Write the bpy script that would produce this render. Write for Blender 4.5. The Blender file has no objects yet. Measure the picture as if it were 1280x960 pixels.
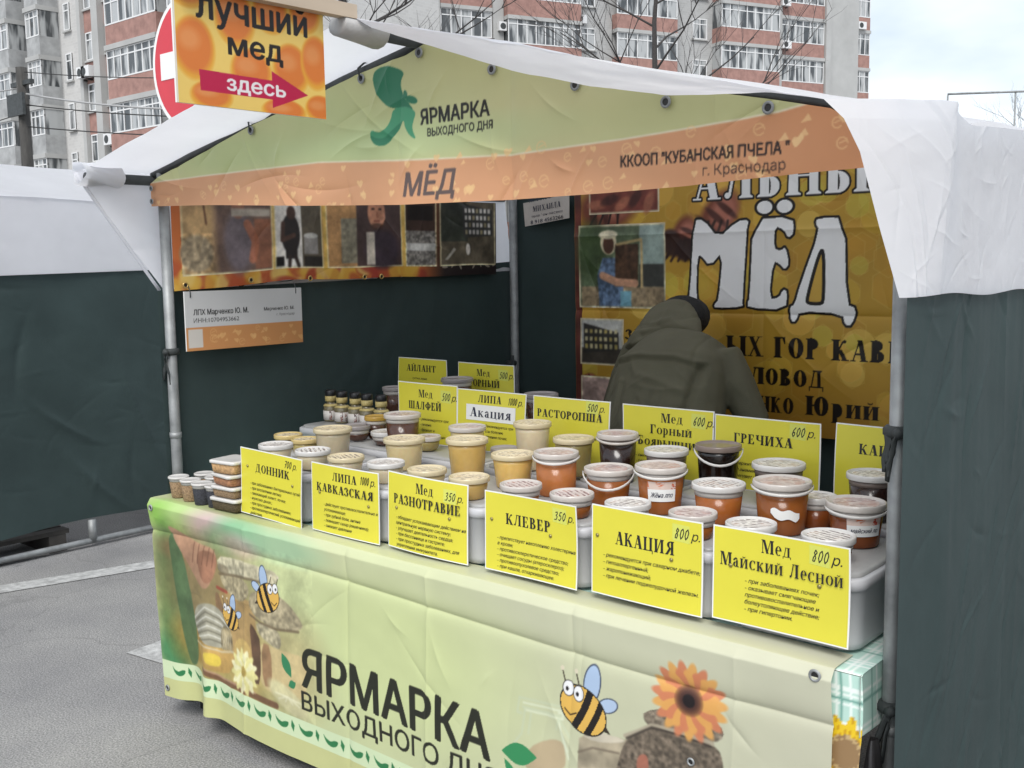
import bpy, bmesh, math, random
import numpy as np
from mathutils import Vector, Matrix
random.seed(7)
D = bpy.data
SC = bpy.context.scene
COL = SC.collection
rad = math.radians

# ------------------------------------------------------------------ camera
cam = D.objects.new('camera', D.cameras.new('camera'))
COL.objects.link(cam)
RT = Vector((0.75861, 0.65138, -0.01482))       # camera right
DN = Vector((0.064, -0.09714, -0.99321))        # camera down
FW = Vector((-0.64839, 0.75251, -0.11537))      # camera forward
CAM = Vector((3.374, -1.977, 1.62))
cam.matrix_world = Matrix(((RT.x, -DN.x, -FW.x, CAM.x), (RT.y, -DN.y, -FW.y, CAM.y),
                           (RT.z, -DN.z, -FW.z, CAM.z), (0, 0, 0, 1)))
cam.data.sensor_width = 36
cam.data.lens = 36 * 1317 / 1280
cam.data.clip_start = 0.05
cam.data.clip_end = 2000
SC.camera = cam

# ------------------------------------------------------------------ world, sun, exposure
SUN_TO = Vector((0.45, -0.75, 1.0)).normalized()
w = D.worlds.new('World'); SC.world = w; w.use_nodes = True
nt = w.node_tree; nt.nodes.clear()
def nd(t, ty, **kw):
    n = t.nodes.new(ty)
    for k, v in kw.items():
        if k in n.inputs: n.inputs[k].default_value = v
        else: setattr(n, k, v)
    return n
out = nd(nt, 'ShaderNodeOutputWorld'); bg = nd(nt, 'ShaderNodeBackground', Strength=0.1)
sky = nd(nt, 'ShaderNodeTexSky', sky_type='NISHITA')
sky.sun_disc = False
sky.sun_elevation = math.asin(SUN_TO.z)
sky.sun_rotation = math.atan2(SUN_TO.x, SUN_TO.y)
tc = nd(nt, 'ShaderNodeTexCoord'); mp = nd(nt, 'ShaderNodeMapping')
mp.inputs['Scale'].default_value = (1.3, 1.3, 3.4)
n1 = nd(nt, 'ShaderNodeTexNoise', Scale=2.3, Detail=5.0, Roughness=0.5)
rp = nd(nt, 'ShaderNodeValToRGB')
rp.color_ramp.elements[0].position = 0.36; rp.color_ramp.elements[0].color = (3.3, 3.75, 4.25, 1)
rp.color_ramp.elements[1].position = 0.66; rp.color_ramp.elements[1].color = (5.9, 6.05, 6.2, 1)
mx = nd(nt, 'ShaderNodeMix', data_type='RGBA'); mx.inputs[0].default_value = 0.88
nt.links.new(tc.outputs['Generated'], mp.inputs[0]); nt.links.new(mp.outputs[0], n1.inputs['Vector'])
nt.links.new(n1.outputs[0], rp.inputs[0]); nt.links.new(sky.outputs[0], mx.inputs[6])
nt.links.new(rp.outputs[0], mx.inputs[7]); nt.links.new(mx.outputs[2], bg.inputs[0]); nt.links.new(bg.outputs[0], out.inputs[0])
sun = D.objects.new('sun', D.lights.new('sun', 'SUN')); COL.objects.link(sun)
sun.data.energy = 1.25; sun.data.angle = rad(30); sun.data.color = (1, 0.97, 0.93)
sun.rotation_euler = SUN_TO.to_track_quat('Z', 'Y').to_euler()
sun.location = (0, 0, 30)
SC.view_settings.view_transform = 'Standard'; SC.view_settings.look = 'None'
SC.view_settings.gamma = 1; SC.view_settings.use_curve_mapping = False
SC.view_settings.exposure = 1.15
SC.render.engine = 'CYCLES'
SC.cycles.use_denoising = True
SC.cycles.max_bounces = 8; SC.cycles.transparent_max_bounces = 8

# ------------------------------------------------------------------ materials
def lin(c):
    return tuple(((x / 12.92) if x <= 0.04045 else ((x + 0.055) / 1.055) ** 2.4) for x in c[:3])
def rgb(r, g, b): return lin((r / 255, g / 255, b / 255))
MATS = {}
def mat(name, base, rough=0.6, nscale=0, namt=0.0, bscale=0, bstr=0.0, coat=0, metal=0, transl=0, spec=0.5, attr=None, stretch=(1, 1, 1), detail=4, sss=0, bdist=0.01):
    if name in MATS: return MATS[name]
    m = D.materials.new(name); m.use_nodes = True; MATS[name] = m
    t = m.node_tree; p = t.nodes['Principled BSDF']
    p.inputs['Base Color'].default_value = (*base, 1); p.inputs['Roughness'].default_value = rough
    p.inputs['Metallic'].default_value = metal; p.inputs['Coat Weight'].default_value = coat
    p.inputs['Specular IOR Level'].default_value = spec
    if sss:
        p.inputs['Subsurface Weight'].default_value = sss
        p.inputs['Subsurface Radius'].default_value = (0.02, 0.009, 0.003)
        p.inputs['Subsurface Scale'].default_value = 1.0
    csrc = None
    co = nd(t, 'ShaderNodeTexCoord'); mpn = nd(t, 'ShaderNodeMapping'); mpn.inputs['Scale'].default_value = stretch
    t.links.new(co.outputs['Object'], mpn.inputs[0])
    if attr:
        a = nd(t, 'ShaderNodeVertexColor'); a.layer_name = attr; csrc = a.outputs[0]
    if nscale and namt:
        n = nd(t, 'ShaderNodeTexNoise', Scale=nscale, Detail=float(detail), Roughness=0.6)
        t.links.new(mpn.outputs[0], n.inputs['Vector'])
        mr = nd(t, 'ShaderNodeMapRange'); mr.inputs[1].default_value = 0.3; mr.inputs[2].default_value = 0.7
        mr.inputs[3].default_value = 1 - namt; mr.inputs[4].default_value = 1 + namt
        t.links.new(n.outputs[0], mr.inputs[0])
        mm = nd(t, 'ShaderNodeMix', data_type='RGBA', blend_type='MULTIPLY'); mm.inputs[0].default_value = 1
        if csrc: t.links.new(csrc, mm.inputs[6])
        else: mm.inputs[6].default_value = (*base, 1)
        cmb = nd(t, 'ShaderNodeCombineColor')
        for i in range(3): t.links.new(mr.outputs[0], cmb.inputs[i])
        t.links.new(cmb.outputs[0], mm.inputs[7]); csrc = mm.outputs[2]
    if csrc: t.links.new(csrc, p.inputs['Base Color'])
    nrm = None
    if bscale and bstr:
        n = nd(t, 'ShaderNodeTexNoise', Scale=bscale, Detail=4.0)
        t.links.new(mpn.outputs[0], n.inputs['Vector'])
        b = nd(t, 'ShaderNodeBump', Strength=bstr, Distance=bdist); t.links.new(n.outputs[0], b.inputs['Height'])
        t.links.new(b.outputs[0], p.inputs['Normal']); nrm = b.outputs[0]
    if transl:
        o = t.nodes['Material Output']; tr = nd(t, 'ShaderNodeBsdfTranslucent'); tr.inputs[0].default_value = (*base, 1)
        if csrc: t.links.new(csrc, tr.inputs[0])
        if nrm: t.links.new(nrm, tr.inputs['Normal'])
        ms = nd(t, 'ShaderNodeMixShader'); ms.inputs[0].default_value = transl
        t.links.new(p.outputs[0], ms.inputs[1]); t.links.new(tr.outputs[0], ms.inputs[2]); t.links.new(ms.outputs[0], o.inputs[0])
    return m

M_white = mat('white_canvas', (0.86, 0.86, 0.89), 0.55, 3, 0.04, 9, 0.2, transl=0.5)
M_green = mat('green_canvas', (0.036, 0.055, 0.054), 0.6, 2.2, 0.15, 11, 0.25, spec=0.22)
M_steel = mat('galvanised_steel', (0.31, 0.32, 0.32), 0.6, 14, 0.25, metal=0.6)
M_dsteel = mat('dark_steel', (0.06, 0.065, 0.065), 0.5, 14, 0.3, metal=0.4)
M_print = mat('printed_vinyl', (1, 1, 1), 0.42, 5, 0.03, attr='art', spec=0.4, bscale=6, bstr=0.12, transl=0.06)
M_yellow = mat('yellow_paper', (0.69, 0.625, 0.058), 0.30, 6, 0.03, spec=0.4)
M_note = mat('yellow_sticky_note', (0.64, 0.66, 0.12), 0.6)
M_wpaper = mat('white_paper', (0.82, 0.82, 0.80), 0.4)
M_ink = mat('black_ink', (0.012, 0.012, 0.014), 0.5)
M_inkblue = mat('navy_ink', (0.02, 0.022, 0.05), 0.5)
M_tub = mat('milky_plastic', (0.72, 0.72, 0.74), 0.35, 8, 0.04, transl=0.3, spec=0.5)
M_tublid = mat('clear_grey_plastic', (0.50, 0.50, 0.49), 0.3, 10, 0.1, transl=0.25)
M_black = mat('black_plastic', (0.015, 0.015, 0.015), 0.4)
M_strap = mat('dark_tie_strap', (0.03, 0.035, 0.035), 0.7)

# ------------------------------------------------------------------ mesh builder
class MB:
    def __init__(s): s.v = []; s.f = []; s.mi = []; s.sm = []
    def add(s, vs, fs, mi=0, smooth=False):
        o = len(s.v); s.v += [tuple(v) for v in vs]
        for f in fs: s.f.append([i + o for i in f]); s.mi.append(mi); s.sm.append(smooth)
    def box(s, a, b, mi=0):
        x0, y0, z0 = a; x1, y1, z1 = b
        s.add([(x0, y0, z0), (x1, y0, z0), (x1, y1, z0), (x0, y1, z0), (x0, y0, z1), (x1, y0, z1), (x1, y1, z1), (x0, y1, z1)],
              [(0, 3, 2, 1), (4, 5, 6, 7), (0, 1, 5, 4), (1, 2, 6, 5), (2, 3, 7, 6), (3, 0, 4, 7)], mi)
    def obox(s, o, ex, ey, ez, mi=0):
        o, ex, ey, ez = map(Vector, (o, ex, ey, ez))
        s.add([o, o + ex, o + ex + ey, o + ey, o + ez, o + ex + ez, o + ex + ey + ez, o + ey + ez],
              [(0, 3, 2, 1), (4, 5, 6, 7), (0, 1, 5, 4), (1, 2, 6, 5), (2, 3, 7, 6), (3, 0, 4, 7)], mi)
    def tube(s, pts, r, n=8, mi=0, cap=True):
        pts = [Vector(p) for p in pts]; k = len(pts)
        rr = r if isinstance(r, (list, tuple)) else [r] * k
        rings = []
        ref = Vector((0.31, 0.52, 0.79))
        for i, p in enumerate(pts):
            t = (pts[min(i + 1, k - 1)] - pts[max(i - 1, 0)]).normalized()
            if abs(t.dot(ref)) > 0.95: ref = Vector((0.8, -0.5, 0.1))
            a = t.cross(ref).normalized(); b = t.cross(a)
            rings.append([p + (a * math.cos(2 * math.pi * j / n) + b * math.sin(2 * math.pi * j / n)) * rr[i] for j in range(n)])
        vs = [v for q in rings for v in q]; fs = []
        for i in range(k - 1):
            for j in range(n): fs.append((i * n + j, i * n + (j + 1) % n, (i + 1) * n + (j + 1) % n, (i + 1) * n + j))
        if cap: fs += [tuple(range(n - 1, -1, -1)), tuple(range((k - 1) * n, k * n))]
        s.add(vs, fs, mi, True)
    def lathe(s, prof, c=(0, 0, 0), n=28, mi=0, smooth=True):
        vs = []; fs = []; k = len(prof)
        for r, z in prof:
            for j in range(n):
                a = 2 * math.pi * j / n
                vs.append((c[0] + r * math.cos(a), c[1] + r * math.sin(a), c[2] + z))
        for i in range(k - 1):
            for j in range(n): fs.append((i * n + j, i * n + (j + 1) % n, (i + 1) * n + (j + 1) % n, (i + 1) * n + j))
        fs += [tuple(range(n - 1, -1, -1)), tuple(range((k - 1) * n, k * n))]
        s.add(vs, fs, mi, smooth)
    def loft(s, pts, radii, side=(1, 0, 0), n=16, mi=0):
        pts = [Vector(p) for p in pts]; k = len(pts); side = Vector(side); vs = []; fs = []
        for i, p in enumerate(pts):
            t = (pts[min(i + 1, k - 1)] - pts[max(i - 1, 0)]).normalized()
            a = (side - t * side.dot(t)).normalized(); b = t.cross(a)
            rx, ry = radii[i] if isinstance(radii[i], tuple) else (radii[i], radii[i])
            for j in range(n):
                th = 2 * math.pi * j / n; vs.append(p + a * rx * math.cos(th) + b * ry * math.sin(th))
        for i in range(k - 1):
            for j in range(n): fs.append((i * n + j, i * n + (j + 1) % n, (i + 1) * n + (j + 1) % n, (i + 1) * n + j))
        fs += [tuple(range(n - 1, -1, -1)), tuple(range((k - 1) * n, k * n))]
        s.add(vs, fs, mi, True)
    def build(s, name, mats, parent=None, off=(0, 0, 0), sharp=None):
        me = D.meshes.new(name)
        o = Vector(off)
        me.from_pydata([tuple(Vector(v) - o) for v in s.v], [], s.f)
        for m in (mats if isinstance(mats, (list, tuple)) else [mats]): me.materials.append(m)
        me.polygons.foreach_set('material_index', s.mi); me.polygons.foreach_set('use_smooth', s.sm)
        me.update()
        ob = D.objects.new(name, me); COL.objects.link(ob)
        if parent: ob.parent = parent
        elif off != (0, 0, 0): ob.location = off
        return ob
def tag(o, label=None, cat=None, group=None, kind=None):
    if label: o['label'] = label
    if cat: o['category'] = cat
    if group: o['group'] = group
    if kind: o['kind'] = kind
    return o
def thing(name, label, cat, loc=(0, 0, 0), group=None, rot=(0, 0, 0)):
    o = D.objects.new(name, None); COL.objects.link(o); o.location = loc; o.rotation_euler = rot
    o.empty_display_size = 0.05
    return tag(o, label, cat, group)
def copy_tree(o, parent=None):
    c = o.copy(); COL.objects.link(c)
    if parent: c.parent = parent
    for ch in list(o.children): copy_tree(ch, c)
    return c

# ------------------------------------------------------------------ numpy noise, cloth grids
def vnoise(x, y, seed=0):
    r = np.random.RandomState(seed).rand(64, 64)
    xi = np.floor(x).astype(int); yi = np.floor(y).astype(int); fx = x - xi; fy = y - yi
    fx = fx * fx * (3 - 2 * fx); fy = fy * fy * (3 - 2 * fy)
    g = lambda a, b: r[a % 64, b % 64]
    return (g(xi, yi) * (1 - fx) + g(xi + 1, yi) * fx) * (1 - fy) + (g(xi, yi + 1) * (1 - fx) + g(xi + 1, yi + 1) * fx) * fy
def fbm(x, y, seed=0, octv=4):
    s = 0; a = 0.5
    for i in range(octv): s = s + a * (vnoise(x * 2 ** i, y * 2 ** i, seed + i) - 0.5); a *= 0.5
    return s
def creases(u, v, n, seed, amp, wd, lmin=0.1, lmax=0.5, ang=None):
    rs = np.random.RandomState(seed); out = np.zeros_like(u)
    u0, u1, v0, v1 = u.min(), u.max(), v.min(), v.max()
    for i in range(n):
        cx = rs.uniform(u0, u1); cy = rs.uniform(v0, v1)
        a = rs.uniform(0, math.pi) if ang is None else rs.normal(ang, 0.35)
        L = rs.uniform(lmin, lmax); ww = wd * rs.uniform(0.6, 1.5); sg = rs.choice([-1, 1])
        dx = u - cx; dy = v - cy
        al = dx * math.cos(a) + dy * math.sin(a); ac = -dx * math.sin(a) + dy * math.cos(a)
        ac = ac + 0.15 * al * al / L
        out += sg * amp * rs.uniform(0.5, 1) * np.exp(-np.abs(ac) / ww) * np.exp(-(al / L) ** 2 * 4)
    return out
def grid_obj(name, X, Y, Z, mats, parent=None, col=None, off=(0, 0, 0), mask=None):
    nt_, ns = X.shape
    co = np.stack([X - off[0], Y - off[1], Z - off[2]], -1).reshape(-1, 3).astype(np.float32)
    idx = np.arange(nt_ * ns).reshape(nt_, ns)
    q = np.stack([idx[:-1, :-1], idx[:-1, 1:], idx[1:, 1:], idx[1:, :-1]], -1).reshape(-1, 4)
    if mask is not None: q = q[mask[:-1, :-1].reshape(-1)]
    me = D.meshes.new(name)
    me.vertices.add(len(co)); me.vertices.foreach_set('co', co.reshape(-1))
    me.loops.add(q.size); me.loops.foreach_set('vertex_index', q.reshape(-1).astype(np.int32))
    me.polygons.add(len(q)); me.polygons.foreach_set('loop_start', (np.arange(len(q)) * 4).astype(np.int32))
    me.polygons.foreach_set('use_smooth', np.ones(len(q), bool))
    me.update(calc_edges=True)
    for m in (mats if isinstance(mats, (list, tuple)) else [mats]): me.materials.append(m)
    if col is not None:
        a = me.color_attributes.new('art', 'FLOAT_COLOR', 'POINT')
        c4 = np.ones((len(co), 4), np.float32); c4[:, :3] = col.reshape(-1, 3); a.data.foreach_set('color', c4.reshape(-1))
    me.validate()
    ob = D.objects.new(name, me); COL.objects.link(ob)
    if parent: ob.parent = parent
    elif off != (0, 0, 0): ob.location = off
    return ob

# ------------------------------------------------------------------ lettering
DG = None
_fc = {}
def font_tris(s, bold=0.0, shear=0.0, spacing=1.0):
    key = (s, bold, shear, spacing)
    if key in _fc: return _fc[key]
    cu = D.curves.new('text', 'FONT'); cu.body = s; cu.size = 1; cu.offset = bold; cu.shear = shear; cu.space_character = spacing
    cu.resolution_u = 4
    ob = D.objects.new('text', cu); COL.objects.link(ob)
    dg = bpy.context.evaluated_depsgraph_get(); dg.update()
    me = D.meshes.new_from_object(ob.evaluated_get(dg))
    me.calc_loop_triangles()
    co = np.array([v.co[:2] for v in me.vertices]); tr = np.array([t.vertices[:] for t in me.loop_triangles])
    D.objects.remove(ob); D.curves.remove(cu); D.meshes.remove(me)
    polys = co[tr] if len(tr) else np.zeros((0, 3, 2))
    _fc[key] = polys
    return polys
_cap = None
def sans(s, x, z, h, width=None, bold=0.0, shear=0.0, align='l', spacing=1.0):
    """triangles of a sans text with baseline z, cap height h"""
    global _cap
    if _cap is None:
        p = font_tris('Н'); _cap = p[..., 1].max()
    p = font_tris(s, 0.0, shear, spacing).copy()
    if bold: p = np.concatenate([p + np.array((dx_ * bold, dz_ * bold * .6)) for dx_, dz_ in ((-1, 0), (1, 0), (0, 1), (0, -1), (0, 0))])
    sc = h / _cap; p = p * sc
    x0, x1 = p[..., 0].min(), p[..., 0].max()
    sx = (width / (x1 - x0)) if width else 1.0
    p[..., 0] = (p[..., 0] - x0) * sx; wd = (x1 - x0) * sx
    if align == 'c': p[..., 0] -= wd / 2
    if align == 'r': p[..., 0] -= wd
    return [q + np.array((x, z)) for q in p]

_cc = {}
def font_contours(s, shear=0.0):
    key = (s, shear)
    if key in _cc: return _cc[key]
    cu = D.curves.new('text', 'FONT'); cu.body = s; cu.size = 1; cu.shear = shear
    ob = D.objects.new('text', cu); COL.objects.link(ob)
    dg = bpy.context.evaluated_depsgraph_get(); dg.update()
    ev = ob.evaluated_get(dg); c2 = ev.to_curve(dg); out_ = []
    for sp in c2.splines:
        bp = sp.bezier_points; n = len(bp); pts = []
        for i in range(n):
            a, b_ = bp[i], bp[(i + 1) % n]; p0, p1, p2, p3 = a.co, a.handle_right, b_.handle_left, b_.co
            for j in range(5):
                t_ = j / 5; u_ = 1 - t_; q_ = p0 * u_ ** 3 + p1 * 3 * u_ * u_ * t_ + p2 * 3 * u_ * t_ * t_ + p3 * t_ ** 3; pts.append((q_.x, q_.y))
        out_.append(np.array(pts))
    ev.to_curve_clear(); D.objects.remove(ob); D.curves.remove(cu)
    _cc[key] = out_
    return out_
def sansc(s, x, z, h, width=None, bold=0.0, shear=0.0, align='l'):
    C_ = font_contours(s, shear); sc = h / font_contours('Н')[0][:, 1].max()
    al = np.concatenate(C_); x0, x1 = al[:, 0].min() * sc, al[:, 0].max() * sc
    sx = (width / (x1 - x0)) if width else 1.0; wd = (x1 - x0) * sx
    o = x - (wd / 2 if align == 'c' else wd if align == 'r' else 0)
    base = [np.stack([(c[:, 0] * sc - x0) * sx + o, c[:, 1] * sc + z], -1) for c in C_]
    if not bold: return [base]
    k = bold * sc
    return [[c + np.array((dx_ * k, dz_ * k * .6)) for c in base] for dx_, dz_ in ((-1, 0), (1, 0), (-.5, 1), (.5, -1), (0, 0))]
def chaikin(p, n=3):
    p = np.asarray(p, float)
    for _ in range(n):
        q = np.roll(p, -1, 0); p = np.stack([p * .75 + q * .25, p * .25 + q * .75], 1).reshape(-1, 2)
    return p
def serif_glyph(ch, T=0.19, t=0.055):
    P = []; s = 0.05; o = 0.075
    def rect(x0, z0, x1, z1): P.append([(x0, z0), (x1, z0), (x1, z1), (x0, z1)])
    def vst(x, y0=0, y1=1, ser='bt', wd=None):
        wd = wd or T; rect(x, y0, x + wd, y1)
        if 'b' in ser: P.append([(x - o, y0), (x + wd + o, y0), (x + wd + o, y0 + s * .7), (x + wd, y0 + s * 1.8), (x, y0 + s * 1.8), (x - o, y0 + s * .7)])
        if 't' in ser: P.append([(x - o, y1), (x - o, y1 - s * .7), (x, y1 - s * 1.8), (x + wd, y1 - s * 1.8), (x + wd + o, y1 - s * .7), (x + wd + o, y1)])
    def hb(x0, x1, y, th=None): th = th or t; rect(x0, y, x1, y + th)
    def dg(x0, y0, x1, y1, wd): P.append([(x0, y0), (x0 + wd, y0), (x1 + wd, y1), (x1, y1)])
    def sl(x0, x1, y): rect(x0, y, x1, y + s)
    def ring(cx, cy, rx, ry, a0=0, a1=360, wx=None, wy=None, n=18):
        wx = wx or T; wy = wy or t
        for i in range(n):
            a = rad(a0 + (a1 - a0) * i / n); b = rad(a0 + (a1 - a0) * (i + 1) / n)
            P.append([(cx + rx * math.cos(a), cy + ry * math.sin(a)), (cx + rx * math.cos(b), cy + ry * math.sin(b)),
                      (cx + (rx - wx) * math.cos(b), cy + (ry - wy) * math.sin(b)), (cx + (rx - wx) * math.cos(a), cy + (ry - wy) * math.sin(a))])
    def disc(cx, cy, r): P.append([(cx + r * math.cos(a * math.pi / 5), cy + r * math.sin(a * math.pi / 5)) for a in range(10)])
    low = ch.islower()
    c = ch
    if low and ch not in 'аерпбу': c = ch.upper()
    W = 0.8
    if c == 'А': dg(.07, 0, .34, 1, .06); dg(.49, 0, .28, 1, .23); hb(.16, .58, .3); sl(-.02, .22, 0); sl(.42, .8, 0); W = .8
    elif c == 'Б': vst(.07); hb(.07, .58, .945); rect(.53, .72, .58, 1); ring(.3, .28, .33, .28, -90, 90); hb(.2, .32, 0); hb(.2, .32, .505); W = .72
    elif c == 'В': vst(.07); ring(.3, .76, .28, .24, -90, 90); ring(.32, .27, .33, .27, -90, 90); hb(.2, .32, 0); hb(.2, .32, .49); hb(.2, .32, .945); W = .74
    elif c == 'Г': vst(.07); hb(.07, .6, .94); P.append([(.6, 1), (.6, .68), (.55, .68), (.46, .94)]); W = .66
    elif c == 'Д': rect(.5, 0, .69, 1); dg(.12, .04, .3, 1, .07); hb(.24, .76, .95); hb(.02, .84, 0); rect(.02, -.2, .08, .04); rect(.78, -.2, .84, .04); W = .9
    elif c == 'Е': vst(.07); hb(.07, .58, .945); hb(.07, .46, .48); hb(.07, .62, 0); P.append([(.58, 1), (.58, .7), (.54, .7), (.45, .95)]); P.append([(.62, 0), (.62, .3), (.57, .3), (.47, .05)]); rect(.42, .38, .46, .64); W = .72
    elif c == 'З': ring(.28, .75, .26, .25, -95, 155); ring(.28, .27, .32, .28, -155, 95); disc(.1, .8, .08); disc(.08, .18, .09); W = .66
    elif c in 'ИЙ':
        vst(.07); vst(.6); dg(.22, .06, .56, .94, .07); W = .93
        if c == 'Й': ring(.43, 1.24, .17, .15, 180, 360, .05, .09)
    elif c == 'К': vst(.07); dg(.25, .42, .52, .93, .09); disc(.62, .9, .08); dg(.54, 0, .27, .52, .22); sl(.46, .84, 0); W = .84
    elif c == 'Л': vst(.5); dg(.1, .06, .28, 1, .08); hb(.22, .76, .945); disc(.09, .09, .085); W = .84
    elif c == 'М': vst(.07, wd=.06); vst(.76); dg(.4, 0, .1, 1, .2); dg(.43, 0, .72, 1, .06); W = 1.06
    elif c == 'Н': vst(.07); vst(.6); hb(.2, .65, .48); W = .92
    elif c == 'О': ring(.4, .5, .38, .51); W = .8
    elif c == 'П': vst(.07); vst(.6); hb(.07, .7, .945); W = .92
    elif c == 'Р': vst(.07); ring(.3, .73, .31, .27, -90, 90); hb(.2, .32, .945); hb(.2, .32, .46); W = .68
    elif c == 'С': ring(.4, .5, .38, .51, 48, 318); P.append([(.66, 1), (.66, .66), (.62, .66), (.52, .9)]); W = .74
    elif c == 'Т': vst(.3, ser='b'); hb(.02, .77, .945); P.append([(.02, 1), (.02, .68), (.07, .68), (.16, .95)]); P.append([(.77, 1), (.77, .68), (.72, .68), (.63, .95)]); W = .8
    elif c == 'У': dg(.36, .3, .08, 1, .22); dg(.2, .1, .6, 1, .07); disc(.17, .1, .09); sl(0, .38, .95); sl(.5, .76, .95); W = .76
    elif c == 'Ф': vst(.4); ring(.495, .52, .47, .32); W = 1.0
    elif c == 'Х': dg(.52, 0, .08, 1, .22); dg(.1, 0, .58, 1, .07); sl(0, .28, 0); sl(.44, .82, 0); sl(0, .38, .95); sl(.5, .76, .95); W = .82
    elif c == 'Ц': vst(.07); vst(.58); hb(.1, .86, 0); rect(.8, -.2, .86, .04); W = .92
    elif c == 'Ч': vst(.55); vst(.07, .55, 1, 't'); ring(.42, .62, .35, .22, 180, 285, T, .06); hb(.4, .6, .4); W = .86
    elif c == 'Ш': vst(.07); vst(.47); vst(.87); hb(.1, 1.0, 0); W = 1.2
    elif c == 'Ы': vst(.07); ring(.3, .28, .3, .28, -90, 90); hb(.2, .32, 0); hb(.2, .32, .505); vst(.78); W = 1.08
    elif c == 'Ь': vst(.07); ring(.3, .28, .3, .28, -90, 90); hb(.2, .32, 0); hb(.2, .32, .505); W = .68
    elif c == 'Ю': vst(.07); hb(.2, .5, .48); ring(.82, .5, .37, .51); W = 1.24
    elif c == 'Я': vst(.5); ring(.5, .73, .34, .27, 90, 270); hb(.48, .6, .945); hb(.48, .6, .46); dg(.02, 0, .34, .5, .2); sl(-.03, .2, 0); W = .8
    elif c == 'а': rect(.36, .08, .55, .72); ring(.33, .68, .22, .31, 25, 165, .19, .07); ring(.3, .27, .26, .28, 60, 330); disc(.14, .76, .09); P.append([(.36, .1), (.55, .1), (.72, .04), (.7, 0), (.5, 0)]); W = .72
    elif c == 'е': ring(.34, .5, .32, .51, 0, 310); hb(.2, .64, .5, .08); W = .68
    elif c == 'р': vst(.07, -.42, 1, 'b'); rect(-.02, .94, .2, 1); ring(.34, .5, .34, .51, -120, 120); W = .76
    elif c == 'п': vst(.07); vst(.6); hb(.07, .7, .945); W = .92
    elif c == 'б': ring(.38, .42, .36, .43); dg(.1, .6, .5, 1.35, .12); W = .76
    elif c == 'у': dg(.36, .2, .08, 1, .22); dg(.12, -.4, .6, 1, .07); disc(.12, -.35, .09); W = .76
    elif c == '.': disc(.12, .08, .1); W = .3
    elif c == '-': hb(.05, .35, .35, .08); W = .4
    elif c == ' ': W = .4
    if low:
        k = 0.70
        P = [[(x * .80, z * k) for x, z in q] for q in P]; W *= .80
    return P, W
def serif(s, x, z, h, width=None, align='c', T=0.19, gap=.07, t=.055):
    out = []; cx = 0
    for ch in s:
        P, W = serif_glyph(ch, T, t)
        out += [np.array([(px + cx, pz) for px, pz in q]) for q in P]; cx += W + gap
    tot = max(cx - gap, .01); sx = h
    if width: sx = width / tot
    res = []
    for q in out:
        q = q.copy(); q[:, 0] = q[:, 0] * sx - (tot * sx / 2 if align == 'c' else (tot * sx if align == 'r' else 0)) + x
        q[:, 1] = q[:, 1] * h + z; res.append(q)
    return res
DIGITS = {'0': [[(.5, 1), (.2, .8), (.15, .35), (.4, 0), (.7, .25), (.75, .7), (.5, 1)]],
          '1': [[(.3, .75), (.55, 1), (.5, 0)]], '3': [[(.2, .9), (.6, 1), (.7, .75), (.4, .55), (.75, .4), (.6, .05), (.15, .05)]],
          '5': [[(.8, 1), (.35, .98), (.25, .55), (.6, .6), (.75, .3), (.5, 0), (.15, .08)]],
          '6': [[(.7, 1), (.3, .65), (.2, .25), (.45, 0), (.72, .2), (.6, .5), (.25, .35)]],
          '7': [[(.15, .95), (.8, 1), (.4, 0)], [(.3, .5), (.7, .52)]],
          '8': [[(.65, .85), (.4, 1), (.25, .75), (.65, .35), (.55, .03), (.25, .05), (.25, .35), (.7, .8)]]}
def stroke(pts, w_):
    r = []
    for (x0, z0), (x1, z1) in zip(pts[:-1], pts[1:]):
        dx, dz = x1 - x0, z1 - z0; L = math.hypot(dx, dz) or 1; nx, nz = -dz / L * w_ / 2, dx / L * w_ / 2
        ex, ez = dx / L * w_ * .3, dz / L * w_ * .3
        r.append(np.array([(x0 - ex + nx, z0 - ez + nz), (x0 - ex - nx, z0 - ez - nz), (x1 + ex - nx, z1 + ez - nz), (x1 + ex + nx, z1 + ez + nz)]))
    return r
def hand(s, x, z, h, wdt, wline):
    r = []; cx = x
    for ch in s:
        for st in DIGITS[ch]: r += stroke([(cx + a * wdt + b * h * .22, z + b * h) for a, b in st], wline)
        cx += wdt
    return r

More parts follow.
